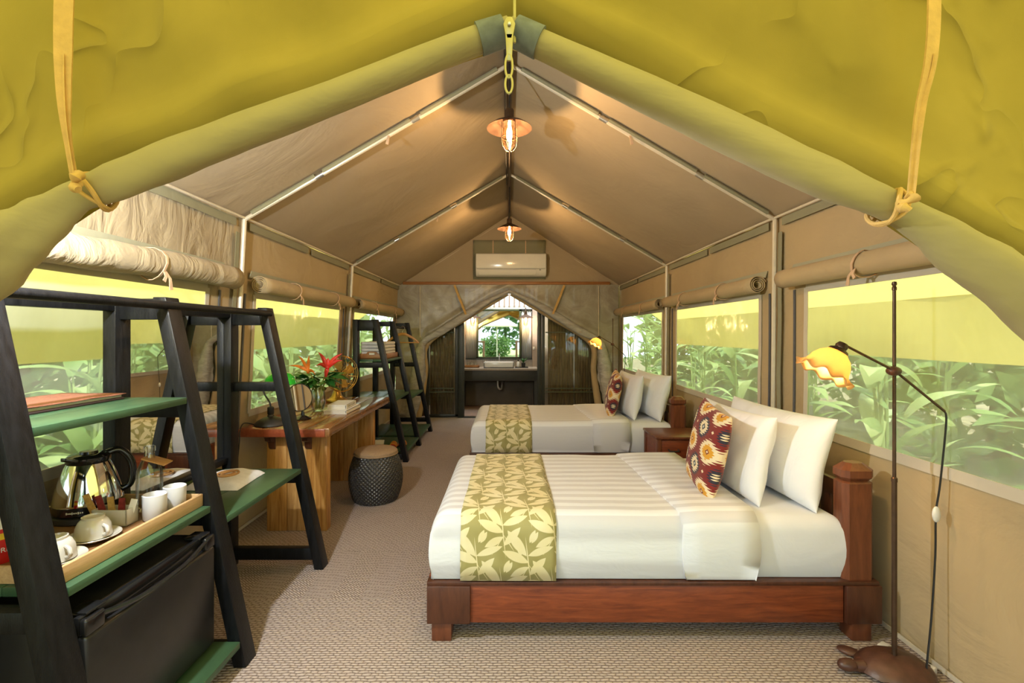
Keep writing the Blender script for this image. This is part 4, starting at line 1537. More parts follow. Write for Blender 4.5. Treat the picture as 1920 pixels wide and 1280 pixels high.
mb.grid(list(range(n + 1)), list(range(m + 1)), sfn)
mb.build('woven_body', M['rattan'], st, fix=False, smooth=70)
MB().lathe([(0.001, 0.0), (0.160, 0.0), (0.164, 0.01)], 40, (-1.145, 4.12, 0.001)).build('base_disc', M['rattan'], st)
MB().lathe([(0.160, 0.383), (0.176, 0.388), (0.182, 0.400), (0.180, 0.415), (0.165, 0.428), (0.10, 0.436), (0.001, 0.438)], 48, (-1.145, 4.12, 0.002)).build('seat_pad', M['seatpad'], st)
mb = MB()
mb.tube([(-1.145 + 0.182 * math.cos(2 * PI * k / 48), 4.12 + 0.182 * math.sin(2 * PI * k / 48), 0.396) for k in range(48)], 0.005, 6, closed=True)
mb.build('piping', M['seatpad'], st)


# ------------------------------------------------------------------ beds
def soft_box(b, x0, x1, y0, y1, z0, z1, r, wr=0.0, seed=0.0, uvs=False, flatends=(False, False)):
    """rounded box shell without bottom; fine grid so that it can carry soft dents"""
    def prof(a, b_, n):
        out = []
        k = 8
        for i in range(k + 1):
            t = i / k * PI / 2
            out.append((a + r - r * math.cos(t), r - r * math.sin(t)))
        mid = rng(a + r, b_ - r, (b_ - a) / n)[1:-1]
        out += [(q, 0.0) for q in mid]
        for i in range(k + 1):
            t = i / k * PI / 2
            out.append((b_ - r + r * math.sin(t), r - r * math.cos(t)))
        return out
    px = prof(x0, x1, 26)
    py = prof(y0, y1, 18)
    if flatends[1]:
        px = [p for p in px if p[0] <= x1 - r + 1e-6] + [(x1, 0.0)]
    if flatends[0]:
        px = [(x0, 0.0)] + [p for p in px if p[0] >= x0 + r - 1e-6]
    nx, ny = len(px), len(py)

    def pt(i, j):
        x, dx = px[i]
        y, dy = py[j]
        # combine the two rounded profiles
        d = math.hypot(dx, dy)
        d = max(dx, dy, min(d, r))
        z = z1 - d
        w = wr * (nz(x * 2.0, y * 2.4, seed) + 0.5 * nz(x * 5.5, y * 6, seed + 2))
        return Vector((x, y, z + w))
    base = len(b.v)
    for i in range(nx):
        for j in range(ny):
            b.v.append(pt(i, j))
    for i in range(nx - 1):
        for j in range(ny - 1):
            b.f.append((base + i * ny + j, base + (i + 1) * ny + j, base + (i + 1) * ny + j + 1, base + i * ny + j + 1))
    # skirts
    ring = [(i, 0) for i in range(nx)] + [(nx - 1, j) for j in range(1, ny)] + [(i, ny - 1) for i in range(nx - 2, -1, -1)] + [(0, j) for j in range(ny - 2, 0, -1)]
    cx, cy = (x0 + x1) / 2, (y0 + y1) / 2
    rows = []
    for s in range(7):
        f = s / 6
        row = []
        for q, (i, j) in enumerate(ring):
            p = pt(i, j)
            z = p.z + (z0 - p.z) * f
            out = 0.010 * math.sin(PI * f * 0.9) + wr * 0.7 * nz(p.x * 3 + f, p.y * 3, seed + 5) * f
            nx_ = (-1 if i == 0 else (1 if i == nx - 1 else 0))
            ny_ = (-1 if j == 0 else (1 if j == ny - 1 else 0))
            tuck = -0.018 * f * f
            row.append(Vector((p.x + nx_ * (out + tuck), p.y + ny_ * (out + tuck), z)))
        rows.append(row)
    for s in range(6):
        i0 = len(b.v)
        b.v += rows[s] + rows[s + 1]
        k = len(ring)
        for q in range(k):
            w = (q + 1) % k
            b.f.append((i0 + q, i0 + w, i0 + k + w, i0 + k + q))
    return b


def weld(o, d=0.0008):
    bm = bmesh.new()
    bm.from_mesh(o.data)
    bmesh.ops.remove_doubles(bm, verts=bm.verts, dist=d)
    bmesh.ops.recalc_face_normals(bm, faces=bm.faces)
    bm.to_mesh(o.data)
    bm.free()
    for p in o.data.polygons:
        p.use_smooth = True


def cushion_mb(L, H, T, nu=40, nw=32, seed=0.0, wr=0.006, sag=0.0):
    """pillow in local axes: length along y, height along z, thickness along x; base at z=0"""
    b = MB()
    for s in (-1, 1):
        def fn(u, w):
            e = (max(0, 1 - abs(u) ** 2.6) * max(0, 1 - abs(w) ** 2.6)) ** 0.48
            pin = 1 - 0.07 * (1 - abs(u) ** 2) * abs(w) ** 2
            pin2 = 1 - 0.08 * (1 - abs(w) ** 2) * abs(u) ** 2
            y = u * L / 2 * pin2
            z = H / 2 + w * H / 2 * pin
            x = s * T / 2 * e * (1 - 0.25 * w * sag)
            k = wr * (nz(y * 7, z * 7, seed) + 0.8 * nz(y * 15 + z * 6, z * 5, seed + 4)) * min(1, e * 2)
            return (x + s * k, y, z)
        us = [math.sin(PI / 2 * (2 * i / nu - 1)) for i in range(nu + 1)]
        vs = [math.sin(PI / 2 * (2 * i / nw - 1)) for i in range(nw + 1)]
        b.grid(us, vs, fn, uv=lambda u, w: ((u + 1) / 2, (w + 1) / 2), flip=(s > 0))
    return b


def make_bed(y, width, label):
    """bed with its foot to the left; y is the near edge of the frame"""
    root = thing('bed', (0.65, y + width / 2, 0), label, 'bed', 'dark red timber beds')
    x0, x1 = -0.379, 1.70
    for yy in (y, y + width - 0.05):
        MB().box(x0 + 0.16, x1 - 0.16, yy + 0.008, yy + 0.05, 0.088, 0.262).build('side_rail', M['redwood'], root, bevel=0.004)
        MB().box(x0, x1, yy, yy + 0.055, 0.262, 0.280).build('rail_cap', M['darkwood'], root, bevel=0.003)
        for xa_, xb_ in ((x0, x0 + 0.20), (x1 - 0.155, x1 + 0.01)):
            MB().box(xa_, xb_, yy - 0.006, yy + 0.06, 0.088, 0.2625).build('corner_block', M['darkwood'], root, bevel=0.006)
    MB().box(x0, x0 + 0.05, y + 0.05, y + width - 0.05, 0.088, 0.279).build('foot_rail', M['redwood'], root, bevel=0.004)
    MB().box(x0 + 0.05, x1 - 0.05, y + 0.055, y + width - 0.055, 0.235, 0.262).build('slat_deck', M['slab2'], root)
    for xx in (x0 + 0.02, x1 - 0.12):
        for yy in (y + 0.01, y + width - 0.10):
            MB().box(xx, xx + 0.092, yy, yy + 0.09, 0.0, 0.088).build('leg', M['postwood'], root, bevel=0.006)
    for yy in (y + 0.012, y + width - 0.115):
        px0, px1, w = x1 - 0.155, x1 - 0.005, 0.10
        mb = MB()
        cx, cy = (px0 + px1) / 2, yy + w / 2

        def ring(hx, hy, ch, z):
            return [(cx - hx + ch, cy - hy, z), (cx + hx - ch, cy - hy, z), (cx + hx, cy - hy + ch, z), (cx + hx, cy + hy - ch, z), (cx + hx - ch, cy + hy, z), (cx - hx + ch, cy + hy, z), (cx - hx, cy + hy - ch, z), (cx - hx, cy - hy + ch, z)]
        rr = [ring(0.072, w / 2, 0.022, 0.28), ring(0.072, w / 2, 0.022, 0.725), ring(0.060, w / 2 - 0.010, 0.020, 0.735), ring(0.074, w / 2 + 0.004, 0.024, 0.752), ring(0.074, w / 2 + 0.004, 0.024, 0.785), ring(0.040, w / 2 - 0.022, 0.018, 0.815)]
        vs = [p for q in rr for p in q]
        fs = [tuple(range(8))[::-1], tuple(range(40, 48))]
        for i in range(5):
            for k in range(8):
                fs.append((i * 8 + k, i * 8 + (k + 1) % 8, i * 8 + 8 + (k + 1) % 8, i * 8 + 8 + k))
        mb.add(vs, fs)
        mb.build('head_post', M['postwood'], root, smooth=20)
    for z0, z1 in ((0.40, 0.50), (0.62, 0.70)):
        MB().box(x1 - 0.095, x1 - 0.06, y + 0.10, y + width - 0.10, z0, z1).build('head_rail', M['darkwood'], root, bevel=0.004)
    for i in range(5):
        yy = y + 0.25 + i * (width - 0.5) / 4
        MB().box(x1 - 0.09, x1 - 0.065, yy - 0.03, yy + 0.03, 0.50, 0.62).build('head_slat', M['darkwood'], root, bevel=0.003)
    return root


def dress_bed(y, width, which, other, leafx):
    """mattress, duvet, turn-down, runner"""
    mx0, mx1 = -0.352, 1.585
    a, b = y + 0.02, y + width - 0.02
    m_ = MB()
    soft_box(m_, mx0 + 0.006, mx1, a + 0.006, b - 0.006, 0.282, 0.560, 0.075, 0.004, y)
    o = m_.build('mattress', M['sheet'], smooth=0)
    weld(o)
    tag(o, 'mattress in a plain white sheet on the %s' % which, 'mattress', 'mattresses')
    m_ = MB()
    soft_box(m_, mx0 - 0.012, 1.13, a - 0.012, b + 0.012, 0.284, 0.582, 0.085, 0.006, y + 3, flatends=(False, True))
    o = m_.build('duvet', M['stripe'], smooth=0)
    weld(o)
    tag(o, 'white striped duvet tucked in on the %s' % which, 'duvet', 'white duvets')
    # folded-over top edge of the duvet
    m_ = MB()
    soft_box(m_, 0.80, 1.145, a - 0.027, b + 0.027, 0.286, 0.597, 0.09, 0.003, y + 8, flatends=(True, True))
    for v in m_.v:
        if v.x < 0.81:
            v.z -= 0.008
            v.x -= 0.05 * (v.y - y) / width
    q = m_.build('turn_down', M['stripe'], o, smooth=0)
    weld(q)
    # runner
    m_ = MB()
    ys = []
    r = 0.088
    prof = [(a - 0.022, 0.287), (a - 0.026, 0.36), (a - 0.024, 0.44)]
    for i in range(9):
        t = i / 8 * PI / 2
        prof.append((a - 0.019 + r - r * math.cos(t), 0.587 - r + r * math.sin(t)))
    for q_ in rng(a + r, b - r, 0.06)[1:-1]:
        prof.append((q_, 0.588))
    for i in range(9):
        t = i / 8 * PI / 2
        prof.append((b + 0.019 - r + r * math.sin(t), 0.587 - r + r * math.cos(t)))
    prof += [(b + 0.024, 0.42), (b + 0.022, 0.287)]
    cum = [0.0]
    for i in range(1, len(prof)):
        cum.append(cum[-1] + math.hypot(prof[i][0] - prof[i - 1][0], prof[i][1] - prof[i - 1][1]))
    rx0, rx1 = leafx
    m_.grid(rng(rx0, rx1, 0.03), list(range(len(prof))), lambda x, j: (x + 0.004 * nz(j * 0.3, y), prof[int(j)][0], prof[int(j)][1] + 0.006 * (nz(x * 2.0, prof[int(j)][0] * 2.4, y + 3) + 0.5 * nz(x * 5.5, prof[int(j)][0] * 6, y + 5)) * (1 if prof[int(j)][1] > 0.55 else 0.2)),
            uv=lambda x, j: (x - rx0 + 0.04, cum[int(j)] + 0.02))
    o = m_.build('bed_runner', M['runner'], fix=False, smooth=70, solid=0.004)
    tag(o, 'olive bed runner with cream leaves across the %s' % which, 'bed runner', 'leaf print runners')


BED1, BED2, BW = 2.203, 4.565, 1.20
make_bed(BED1, BW, 'dark red timber bed nearest the camera')
make_bed(BED2, BW - 0.06, 'dark red timber bed further back towards the bathroom')
dress_bed(BED1, BW, 'near bed', 'far bed', (-0.225, 0.215))
dress_bed(BED2, BW - 0.06, 'far bed', 'near bed', (-0.225, 0.215))


def place_pillow(name, mat, L, H, T, loc, lean, yaw, seed, label, cat, group, wr=0.011, roll=0.0):
    """pillow standing on its lower edge; lean tips the top towards the headboard (+x)"""
    b = cushion_mb(L, H, T, seed=seed, wr=wr)
    rot = Matrix.Rotation(yaw, 3, 'Z') @ Matrix.Rotation(lean, 3, 'Y') @ Matrix.Rotation(roll, 3, 'X')
    b.v = [Vector(loc) + rot @ v for v in b.v]
    o = b.build(name, mat, fix=False, smooth=0)
    me = o.data
    bm = bmesh.new()
    bm.from_mesh(me)
    bmesh.ops.remove_doubles(bm, verts=bm.verts, dist=0.0005)
    bmesh.ops.recalc_face_normals(bm, faces=bm.faces)
    bm.to_mesh(me)
    bm.free()
    for p in me.polygons:
        p.use_smooth = True
    tag(o, label, cat, group)
    return o


G = 'white bed pillows'
for y, wh, sd_, bw in ((BED1, 'near bed', 0, BW), (BED2, 'far bed', 20, BW - 0.06)):
    place_pillow('pillow', M['pillow'], 0.88, 0.46, 0.20, (1.42, y + 0.52, 0.562), 0.24, 0.10, sd_ + 1, 'large white pillow against the headboard of the %s' % wh, 'pillow', G)
    place_pillow('pillow', M['pillow'], 0.74, 0.45, 0.19, (1.21, y + 0.53, 0.563), 0.20, 0.06, sd_ + 2, 'white pillow between the patterned cushion and the back pillow on the %s' % wh, 'pillow', G)
    place_pillow('cushion', M['kilim'], 0.50, 0.47, 0.13, (1.035, y + 0.44, 0.566), 0.20, -0.12, sd_ + 3, 'maroon kilim cushion with gold diamonds on the %s' % wh, 'cushion', 'kilim cushions', 0.003, 0.07)

# ------------------------------------------------------------------ bedside chest between the beds
ns = thing('nightstand', (1.48, 4.25, 0), 'small dark red wooden chest with a drawer between the beds', 'nightstand')
nx0, nx1, ny0, ny1, nzt = 1.25, 1.70, 4.06, 4.46, 0.545
for x in (nx0, nx1 - 0.04):
    for y in (ny0, ny1 - 0.04):
        MB().box(x, x + 0.04, y, y + 0.04, 0, nzt - 0.022).build('leg', M['postwood'], ns, bevel=0.003)
MB().box(nx0 - 0.008, nx1, ny0 - 0.008, ny1 + 0.005, nzt - 0.022, nzt).build('top', M['postwood'], ns, bevel=0.004)
MB().box(nx0 + 0.01, nx0 + 0.022, ny0 + 0.04, ny1 - 0.04, 0.08, nzt - 0.022).build('side_panel', M['redwood'], ns)
MB().box(nx1 - 0.022, nx1 - 0.01, ny0 + 0.04, ny1 - 0.04, 0.08, nzt - 0.022).build('side_panel', M['redwood'], ns)
MB().box(nx0 + 0.04, nx1 - 0.04, ny1 - 0.022, ny1 - 0.01, 0.08, nzt - 0.022).build('back_panel', M['redwood'], ns)
for z0, z1 in ((0.34, 0.515), (0.10, 0.33)):
    d_ = MB().box(nx0 + 0.042, nx1 - 0.042, ny0 + 0.004, ny0 + 0.03, z0, z1).build('drawer', M['redwood'], ns, bevel=0.004)
    mb = MB()
    zc = (z0 + z1) / 2
    mb.tube(smoothpts([(nx0 + 0.10, ny0 + 0.004, zc + 0.01), (nx0 + 0.105, ny0 - 0.018, zc), (nx0 + 0.175, ny0 - 0.018, zc), (nx0 + 0.18, ny0 + 0.004, zc + 0.01)], 5), 0.006, 8)
    mb.build('pull', M['matt_black'], d_)


# ------------------------------------------------------------------ floor lamps with turtle feet
def floor_lamp(name, loc, rotz, label):
    root = thing(name, (0, 0, 0), label, 'floor lamp', 'turtle footed floor lamps')
    # turtle base
    bd = MB()
    bd.lathe([(0.001, 0.078), (0.05, 0.074), (0.095, 0.058), (0.125, 0.034), (0.132, 0.020), (0.122, 0.014), (0.001, 0.012)], 28)
    for v in bd.v:
        v.x *= 1.12
        v.y *= 0.92
        v.z += 0.003 * math.sin(v.x * 70) * math.sin(v.y * 70)
    base = bd.build('turtle_base', M['turtle'], root, local=True)
    mb = MB()
    mb.ell((-0.195, 0.0, 0.034), (0.042, 0.028, 0.024))
    mb.tube([(-0.13, 0, 0.028), (-0.175, 0, 0.03)], [0.026, 0.020], 12)
    mb.build('turtle_head', M['turtle'], base, local=True)
    for (sx_, sy_) in ((-1, -1), (-1, 1), (1, -1), (1, 1)):
        MB().ell((sx_ * 0.105, sy_ * 0.115, 0.014), (0.050, 0.030, 0.014), rot=Matrix.Rotation(-sx_ * sy_ * -0.7, 3, 'Z')).build('turtle_foot', M['turtle'], base, local=True)
    mb = MB()
    mb.tube([(0.14, 0, 0.022), (0.18, 0, 0.012)], [0.014, 0.003], 8)
    mb.build('turtle_tail', M['turtle'], base, local=True)
    mb = MB()
    mb.lathe([(0.010, 0.07), (0.010, 0.80), (0.0115, 0.80), (0.0115, 0.815), (0.007, 0.82), (0.0066, 1.60), (0.009, 1.602), (0.009, 1.612), (0.006, 1.618), (0.010, 1.626), (0.008, 1.636), (0.001, 1.638)], 14)
    mb.build('pole', M['bronze'], root, local=True)
    mb = MB()
    mb.ell((-0.012, -0.012, 1.264), (0.029, 0.026, 0.020))
    mb.build('ball_joint', M['turtle'], root, local=True)
    mb = MB()
    mb.tube([(-0.222, -0.02, 1.372), (-0.012, -0.02, 1.264), (0.192, -0.02, 1.098)], 0.0055, 8)
    mb.build('arm', M['bronze'], root, local=True)
    ax = Vector((-0.52, 0.10, -0.85)).normalized()
    rot = ax.to_track_quat('-Z', 'Y').to_matrix()
    nk = Vector((-0.232, -0.022, 1.372))
    mb = MB()
    mb.lathe([(0.001, 0.012), (0.018, 0.008), (0.024, -0.006), (0.022, -0.016), (0.036, -0.024), (0.040, -0.034), (0.034, -0.036)], 20, nk, rot)
    mb.build('holder', M['bronze'], root, local=True)
    prof = [(0.034, -0.030), (0.042, -0.040), (0.060, -0.055), (0.074, -0.078), (0.080, -0.100), (0.084, -0.118), (0.096, -0.132), (0.112, -0.140)]

    def ruf(a, i, r, z):
        k = max(0, (i - 4)) / 3
        return r * (1 + 0.05 * k * math.cos(9 * a)), z + 0.010 * k * math.cos(9 * a + 0.6)
    mb = MB()
    mb.lathe(prof, 90, nk, rot, ruf)
    mb.build('glass_shade', M['shade'], root, local=True, fix=False, smooth=80, solid=0.003)
    bc = nk + ax * 0.085
    MB().ell(bc, (0.022, 0.022, 0.028)).build('bulb', M['bulb'], root, local=True)
    lamp_light('bulb_light', nk + ax * 0.105, 11, (1.0, 0.66, 0.30), 0.025, root)
    cb = smoothpts([(0.192, -0.02, 1.098), (0.19, -0.03, 1.05), (0.165, -0.03, 0.80), (0.148, -0.03, 0.68), (0.145, -0.03, 0.5), (0.12, -0.04, 0.25), (0.09, -0.05, 0.03), (0.13, -0.02, 0.006), (0.24, 0.10, 0.006)], 6)
    mb = MB()
    mb.tube(cb, 0.0038, 6)
    cord = mb.build('cord', M['cable'], root, local=True)
    mb = MB()
    mb.ell((0.148, -0.032, 0.675), (0.017, 0.012, 0.033))
    mb.build('cord_switch', M['white'], cord, local=True)
    root.location = loc
    root.rotation_euler = (0, 0, rotz)
    return root


floor_lamp('floor_lamp', (1.612, 2.01, 0), 0.0, 'tall bronze floor lamp with frilled amber shade beside the near headboard')
floor_lamp('floor_lamp', (1.50, 6.95, 0), 0.35, 'bronze floor lamp with frilled amber shade beyond the far bed')

# ------------------------------------------------------------------ things on the ladder shelf
bd_ = thing('binder', (-1.71, 1.76, 1.15), 'flat brown woven binder lying on the top green board', 'binder')
MB().box(-1.845, -1.585, 1.56, 1.975, 1.151, 1.160).build('back_cover', M['binder_edge'], bd_, bevel=0.002)
MB().box(-1.84, -1.592, 1.565, 1.97, 1.1605, 1.170).build('paper_block', M['pages'], bd_)
mb = MB()
mb.grid(rng(-1.848, -1.58, 0.03), rng(1.555, 1.98, 0.04), lambda x, y: (x, y, 1.173 + 0.006 * max(0, (1.70 - y) / 0.2) ** 2 + 0.004 * nz(x * 9, y * 9)))
mb.build('front_cover', M['binder'], bd_, fix=False, solid=0.004)

tr = thing('tea_tray', (-1.55, 1.71, 0.69), 'pale wooden tray with the kettle and cups on the green board', 'tray')
MB().box(-1.80, -1.302, 1.405, 2.03, 0.691, 0.700).build('tray_base', M['trayfloor'], tr)
for q in ((-1.312, -1.298, 1.395, 2.035), (-1.81, -1.798, 1.395, 2.035)):
    MB().box(*q, 0.691, 0.742).build('long_rim', M['traywood'], tr, bevel=0.003)
for q in ((-1.798, -1.312, 1.395, 1.408), (-1.798, -1.312, 2.022, 2.035)):
    MB().box(*q, 0.691, 0.742).build('short_rim', M['traywood'], tr, bevel=0.003)

TZ = 0.7005
kt = thing('kettle', (-1.665, 1.90, TZ), 'polished steel electric kettle with a black lid and handle', 'kettle')
kc = (-1.665, 1.90, TZ)
MB().lathe([(0.001, 0), (0.112, 0), (0.116, 0.004), (0.114, 0.022), (0.100, 0.026), (0.001, 0.026)], 40, kc).build('power_base', M['matt_black'], kt)
kb = MB().lathe([(0.001, 0.0275), (0.106, 0.0275), (0.110, 0.032), (0.110, 0.062), (0.107, 0.065)], 40, kc).build('foot_band', M['gloss_black'], kt)
MB().lathe([(0.109, 0.062), (0.108, 0.075), (0.099, 0.12), (0.086, 0.165), (0.073, 0.20), (0.066, 0.215)], 48, kc).build('steel_body', M['chrome'], kt)
MB().lathe([(0.067, 0.212), (0.070, 0.216), (0.070, 0.235), (0.062, 0.243), (0.03, 0.246), (0.028, 0.256), (0.001, 0.258)], 40, kc).build('lid', M['gloss_black'], kt)
mb = MB()
mb.prism([(-0.03, 0.062, 0.224), (0.03, 0.062, 0.224), (0.012, 0.095, 0.236), (-0.012, 0.095, 0.236)], (0, 0, 0.014))
ry_ = Matrix.Rotation(PI * 0.95, 3, 'Z')
mb.v = [ry_ @ v + Vector(kc) for v in mb.v]
mb.build('spout', M['gloss_black'], kt, bevel=0.003)
mb = MB()
mb.tube([Vector(kc) + Matrix.Rotation(0.75, 3, 'Z') @ Vector(p) for p in smoothpts([(0.055, 0, 0.238), (0.095, 0, 0.245), (0.128, 0, 0.205), (0.138, 0, 0.15), (0.128, 0, 0.10), (0.104, 0, 0.085)], 6)], 0.014, 12)
mb.build('handle', M['gloss_black'], kt)
mb = MB()
for k_ in range(9):
    a = 0.12 + k_ * 0.055
    h_ = 0.005 + 0.003 * (k_ % 3 == 0)
    p = Vector(kc) + Vector((0.1112 * math.sin(a), -0.1112 * math.cos(a), 0.046))
    mb.obox(p, (0.0038, 0.001, h_), Matrix.Rotation(a, 3, 'Z'))
mb.build('printed_mark', M['white'], kb)

gb_ = thing('glass_bottle', (-1.478, 1.972, TZ), 'clear glass water bottle with a wooden tag round its neck', 'bottle')
gc = (-1.478, 1.972, TZ)
MB().lathe([(0.001, 0.0), (0.042, 0.0), (0.046, 0.006), (0.046, 0.145), (0.043, 0.165), (0.030, 0.195), (0.019, 0.215), (0.018, 0.235), (0.021, 0.238), (0.021, 0.255), (0.018, 0.258), (0.015, 0.235), (0.017, 0.213)], 32, gc).build('bottle_glass', M['glass'], gb_)
mb = MB()
rt = Matrix.Rotation(0.35, 3, 'Y') @ Matrix.Rotation(0.2, 3, 'Z')
poly = [(-0.028, -0.03, 0), (0.06, -0.03, 0), (0.065, 0.03, 0), (-0.028, 0.03, 0)]
mb.prism([rt @ Vector(p) + Vector(gc) + Vector((0.018, -0.01, 0.205)) for p in poly], rt @ Vector((0, 0, 0.005)))
mb.build('wooden_tag', M['hangerwood'], gb_)

sh_ = thing('sachet_box', (-1.49, 1.815, TZ), 'small white rectangular china box holding drink sachets', 'container')
sx0, sx1, sy0, sy1 = -1.555, -1.425, 1.785, 1.845
mb = MB()
mb.box(sx0, sx1, sy0, sy1, TZ, TZ + 0.006)
for q in ((sx0, sx1, sy0, sy0 + 0.005), (sx0, sx1, sy1 - 0.005, sy1), (sx0, sx0 + 0.005, sy0, sy1), (sx1 - 0.005, sx1, sy0, sy1)):
    mb.box(*q, TZ, TZ + 0.062)
mb.build('box_body', M['china'], sh_, bevel=0.002)
SL = ('gold coffee sachet leaning furthest left in the white china box', 'dark red sachet leaning left in the white china box', 'gold sachet standing upright in the white china box', 'dark red sachet in front of the gold ones in the white china box', 'white paper sachet on the right of the white china box')
for i in range(5):
    x = sx0 + 0.014 + i * 0.024
    b_ = Vector((x, 1.80 + 0.005 * i, TZ + 0.012))
    t_ = b_ + Vector((-0.045 + 0.018 * i, -0.004, 0.105 - 0.006 * i))
    mb = MB()
    mb.ribbon([b_, b_.lerp(t_, 0.5), t_], [0.020, 0.022, 0.020], (1, 0.3, 0.4), 0.004)
    tag(mb.build('sachet', (M['sachet_gold'], M['sachet_red'], M['sachet_gold'], M['sachet_red'], M['paper'])[i]), SL[i], 'sachet', 'drink sachets')

for i, (x, y) in enumerate(((-1.380, 1.868), (-1.372, 1.968))):
    r = thing('mug', (x, y, TZ), ('white cylinder mug beside the sachet box', 'white cylinder mug at the far end of the tea tray')[i], 'mug', 'white cylinder mugs')
    MB().lathe([(0.001, 0.0), (0.036, 0.0), (0.039, 0.004), (0.041, 0.095), (0.038, 0.097), (0.036, 0.094), (0.034, 0.010), (0.001, 0.008)], 32, (x, y, TZ)).build('mug_body', M['mug'], r)

for i, (x, y) in enumerate(((-1.452, 1.675), (-1.425, 1.505))):
    s_ = MB().lathe([(0.001, 0.0), (0.042, 0.0), (0.048, 0.004), (0.074, 0.013), (0.080, 0.018), (0.078, 0.020), (0.050, 0.009), (0.001, 0.007)], 40, (x, y, TZ))
    tag(s_.build('saucer', M['china']), ('white saucer under the upturned cup nearer the kettle', 'white saucer under the upturned cup nearer the entrance')[i], 'saucer', 'white saucers')
    c_ = thing('teacup', (x, y, TZ + 0.012), ('upturned white teacup on a saucer nearer the kettle', 'upturned white teacup on a saucer nearer the entrance')[i], 'cup', 'upturned teacups')
    MB().lathe([(0.051, 0.0), (0.054, 0.002), (0.052, 0.020), (0.049, 0.040), (0.040, 0.058), (0.033, 0.064), (0.033, 0.071), (0.029, 0.072), (0.027, 0.066), (0.001, 0.066)], 36, (x, y, TZ + 0.0125)).build('cup_body', M['china'], c_)
    mb = MB()
    mb.tube(smoothpts([(x + 0.046, y - 0.012, TZ + 0.058), (x + 0.068, y - 0.024, TZ + 0.054), (x + 0.072, y - 0.026, TZ + 0.036), (x + 0.050, y - 0.014, TZ + 0.026)], 5), 0.006, 8)
    mb.build('cup_handle', M['china'], c_)

cn = thing('snack_can', (-1.615, 1.52, TZ), 'red snack can with a yellow band at the left of the tea tray', 'can')
cc_ = (-1.615, 1.52, TZ)
MB().lathe([(0.001, 0), (0.037, 0), (0.037, 0.075)], 36, cc_).build('red_wrap', M['red'], cn)
MB().lathe([(0.037, 0.075), (0.037, 0.095)], 36, cc_).build('yellow_band', M['yellow'], cn)
MB().lathe([(0.037, 0.095), (0.037, 0.108)], 36, cc_).build('red_wrap', M['red'], cn)
MB().lathe([(0.037, 0.108), (0.037, 0.165), (0.0385, 0.166), (0.0385, 0.172), (0.001, 0.173)], 36, cc_).build('white_top', M['paper'], cn)
tx = text_mb('PRINGLES', 0.021, 0.0008)
xmin_ = min(v.x for v in tx.v)
for v in tx.v:
    a = (v.x - xmin_) / 0.0375 + 0.62
    v.x, v.y, v.z = (cc_[0] + (0.0375 + v.z) * math.sin(a), cc_[1] - (0.0375 + v.z) * math.cos(a), TZ + 0.042 + v.y)
tx.build('lettering', M['paper'], cn)
rp_ = thing('snack_packet', (-1.67, 1.70, TZ), 'flat red packet beside the kettle base', 'packet')
MB().ell((-1.70, 1.715, TZ + 0.014), (0.055, 0.045, 0.0135)).build('pouch', M['red'], rp_)

lb = thing('cloth_bag', (-1.56, 2.62, 0.61), 'folded white cloth bag with a brown ring print on the green board under the mirror', 'bag')
mb = MB()
mb.grid(rng(-1, 1, 0.1), rng(-1, 1, 0.1), lambda u, w: (-1.545 + 0.135 * u * (1 - 0.08 * w), 2.63 + 0.16 * w, 0.612 + 0.040 * max(0, (1 - u ** 4) * (1 - w ** 4)) ** 0.5 * (1 + 0.25 * nz(u * 2, w * 2))))
mb.grid([-1, 1], [-1, 1], lambda u, w: (-1.545 + 0.13 * u, 2.63 + 0.155 * w, 0.6115))
bag = mb.build('bag_body', M['towel'], lb, smooth=60)
mb = MB()
for k in range(2):
    mb.tube([(-1.535 + (0.05 - 0.02 * k) * math.cos(2 * PI * q / 28), 2.62 + (0.055 - 0.02 * k) * math.sin(2 * PI * q / 28), 0.657) for q in range(28)], 0.006, 6, closed=True)
mb.build('ring_print', M['hangerwood'], bag)

# ------------------------------------------------------------------ things on the desk
DT = 0.7675
dl = thing('desk_lamp', (-1.705, 3.43, DT), 'black desk lamp with a bright green glass shade', 'lamp')
c = (-1.705, 3.43, DT)
MB().lathe([(0.001, 0), (0.104, 0), (0.108, 0.004), (0.106, 0.014), (0.085, 0.034), (0.050, 0.052), (0.024, 0.062), (0.018, 0.075), (0.022, 0.08), (0.022, 0.125), (0.012, 0.132), (0.001, 0.132)], 40, c).build('base', M['matt_black'], dl)
mb = MB()
mb.tube(smoothpts([(-1.705, 3.43, DT + 0.13), (-1.715, 3.43, DT + 0.165), (-1.755, 3.44, DT + 0.22), (-1.77, 3.45, DT + 0.27), (-1.755, 3.46, DT + 0.305), (-1.70, 3.46, DT + 0.31)], 6), 0.006, 8)
mb.build('arm', M['matt_black'], dl)
MB().lathe([(0.112, 0.285), (0.110, 0.295), (0.098, 0.33), (0.070, 0.36), (0.035, 0.373), (0.001, 0.376)], 40, (-1.655, 3.47, DT)).build('glass_shade', M['greenglass'], dl, fix=False, solid=0.003)
mb = MB()
mb.tube(smoothpts([(-1.80, 3.40, DT + 0.005), (-1.84, 3.33, DT + 0.03), (-1.845, 3.285, DT - 0.02), (-1.84, 3.27, DT - 0.10), (-1.855, 3.25, 0.4), (-1.86, 3.22, 0.1), (-1.86, 3.1, 0.012)], 6), 0.004, 6)
mb.build('cord', M['cable'], dl)

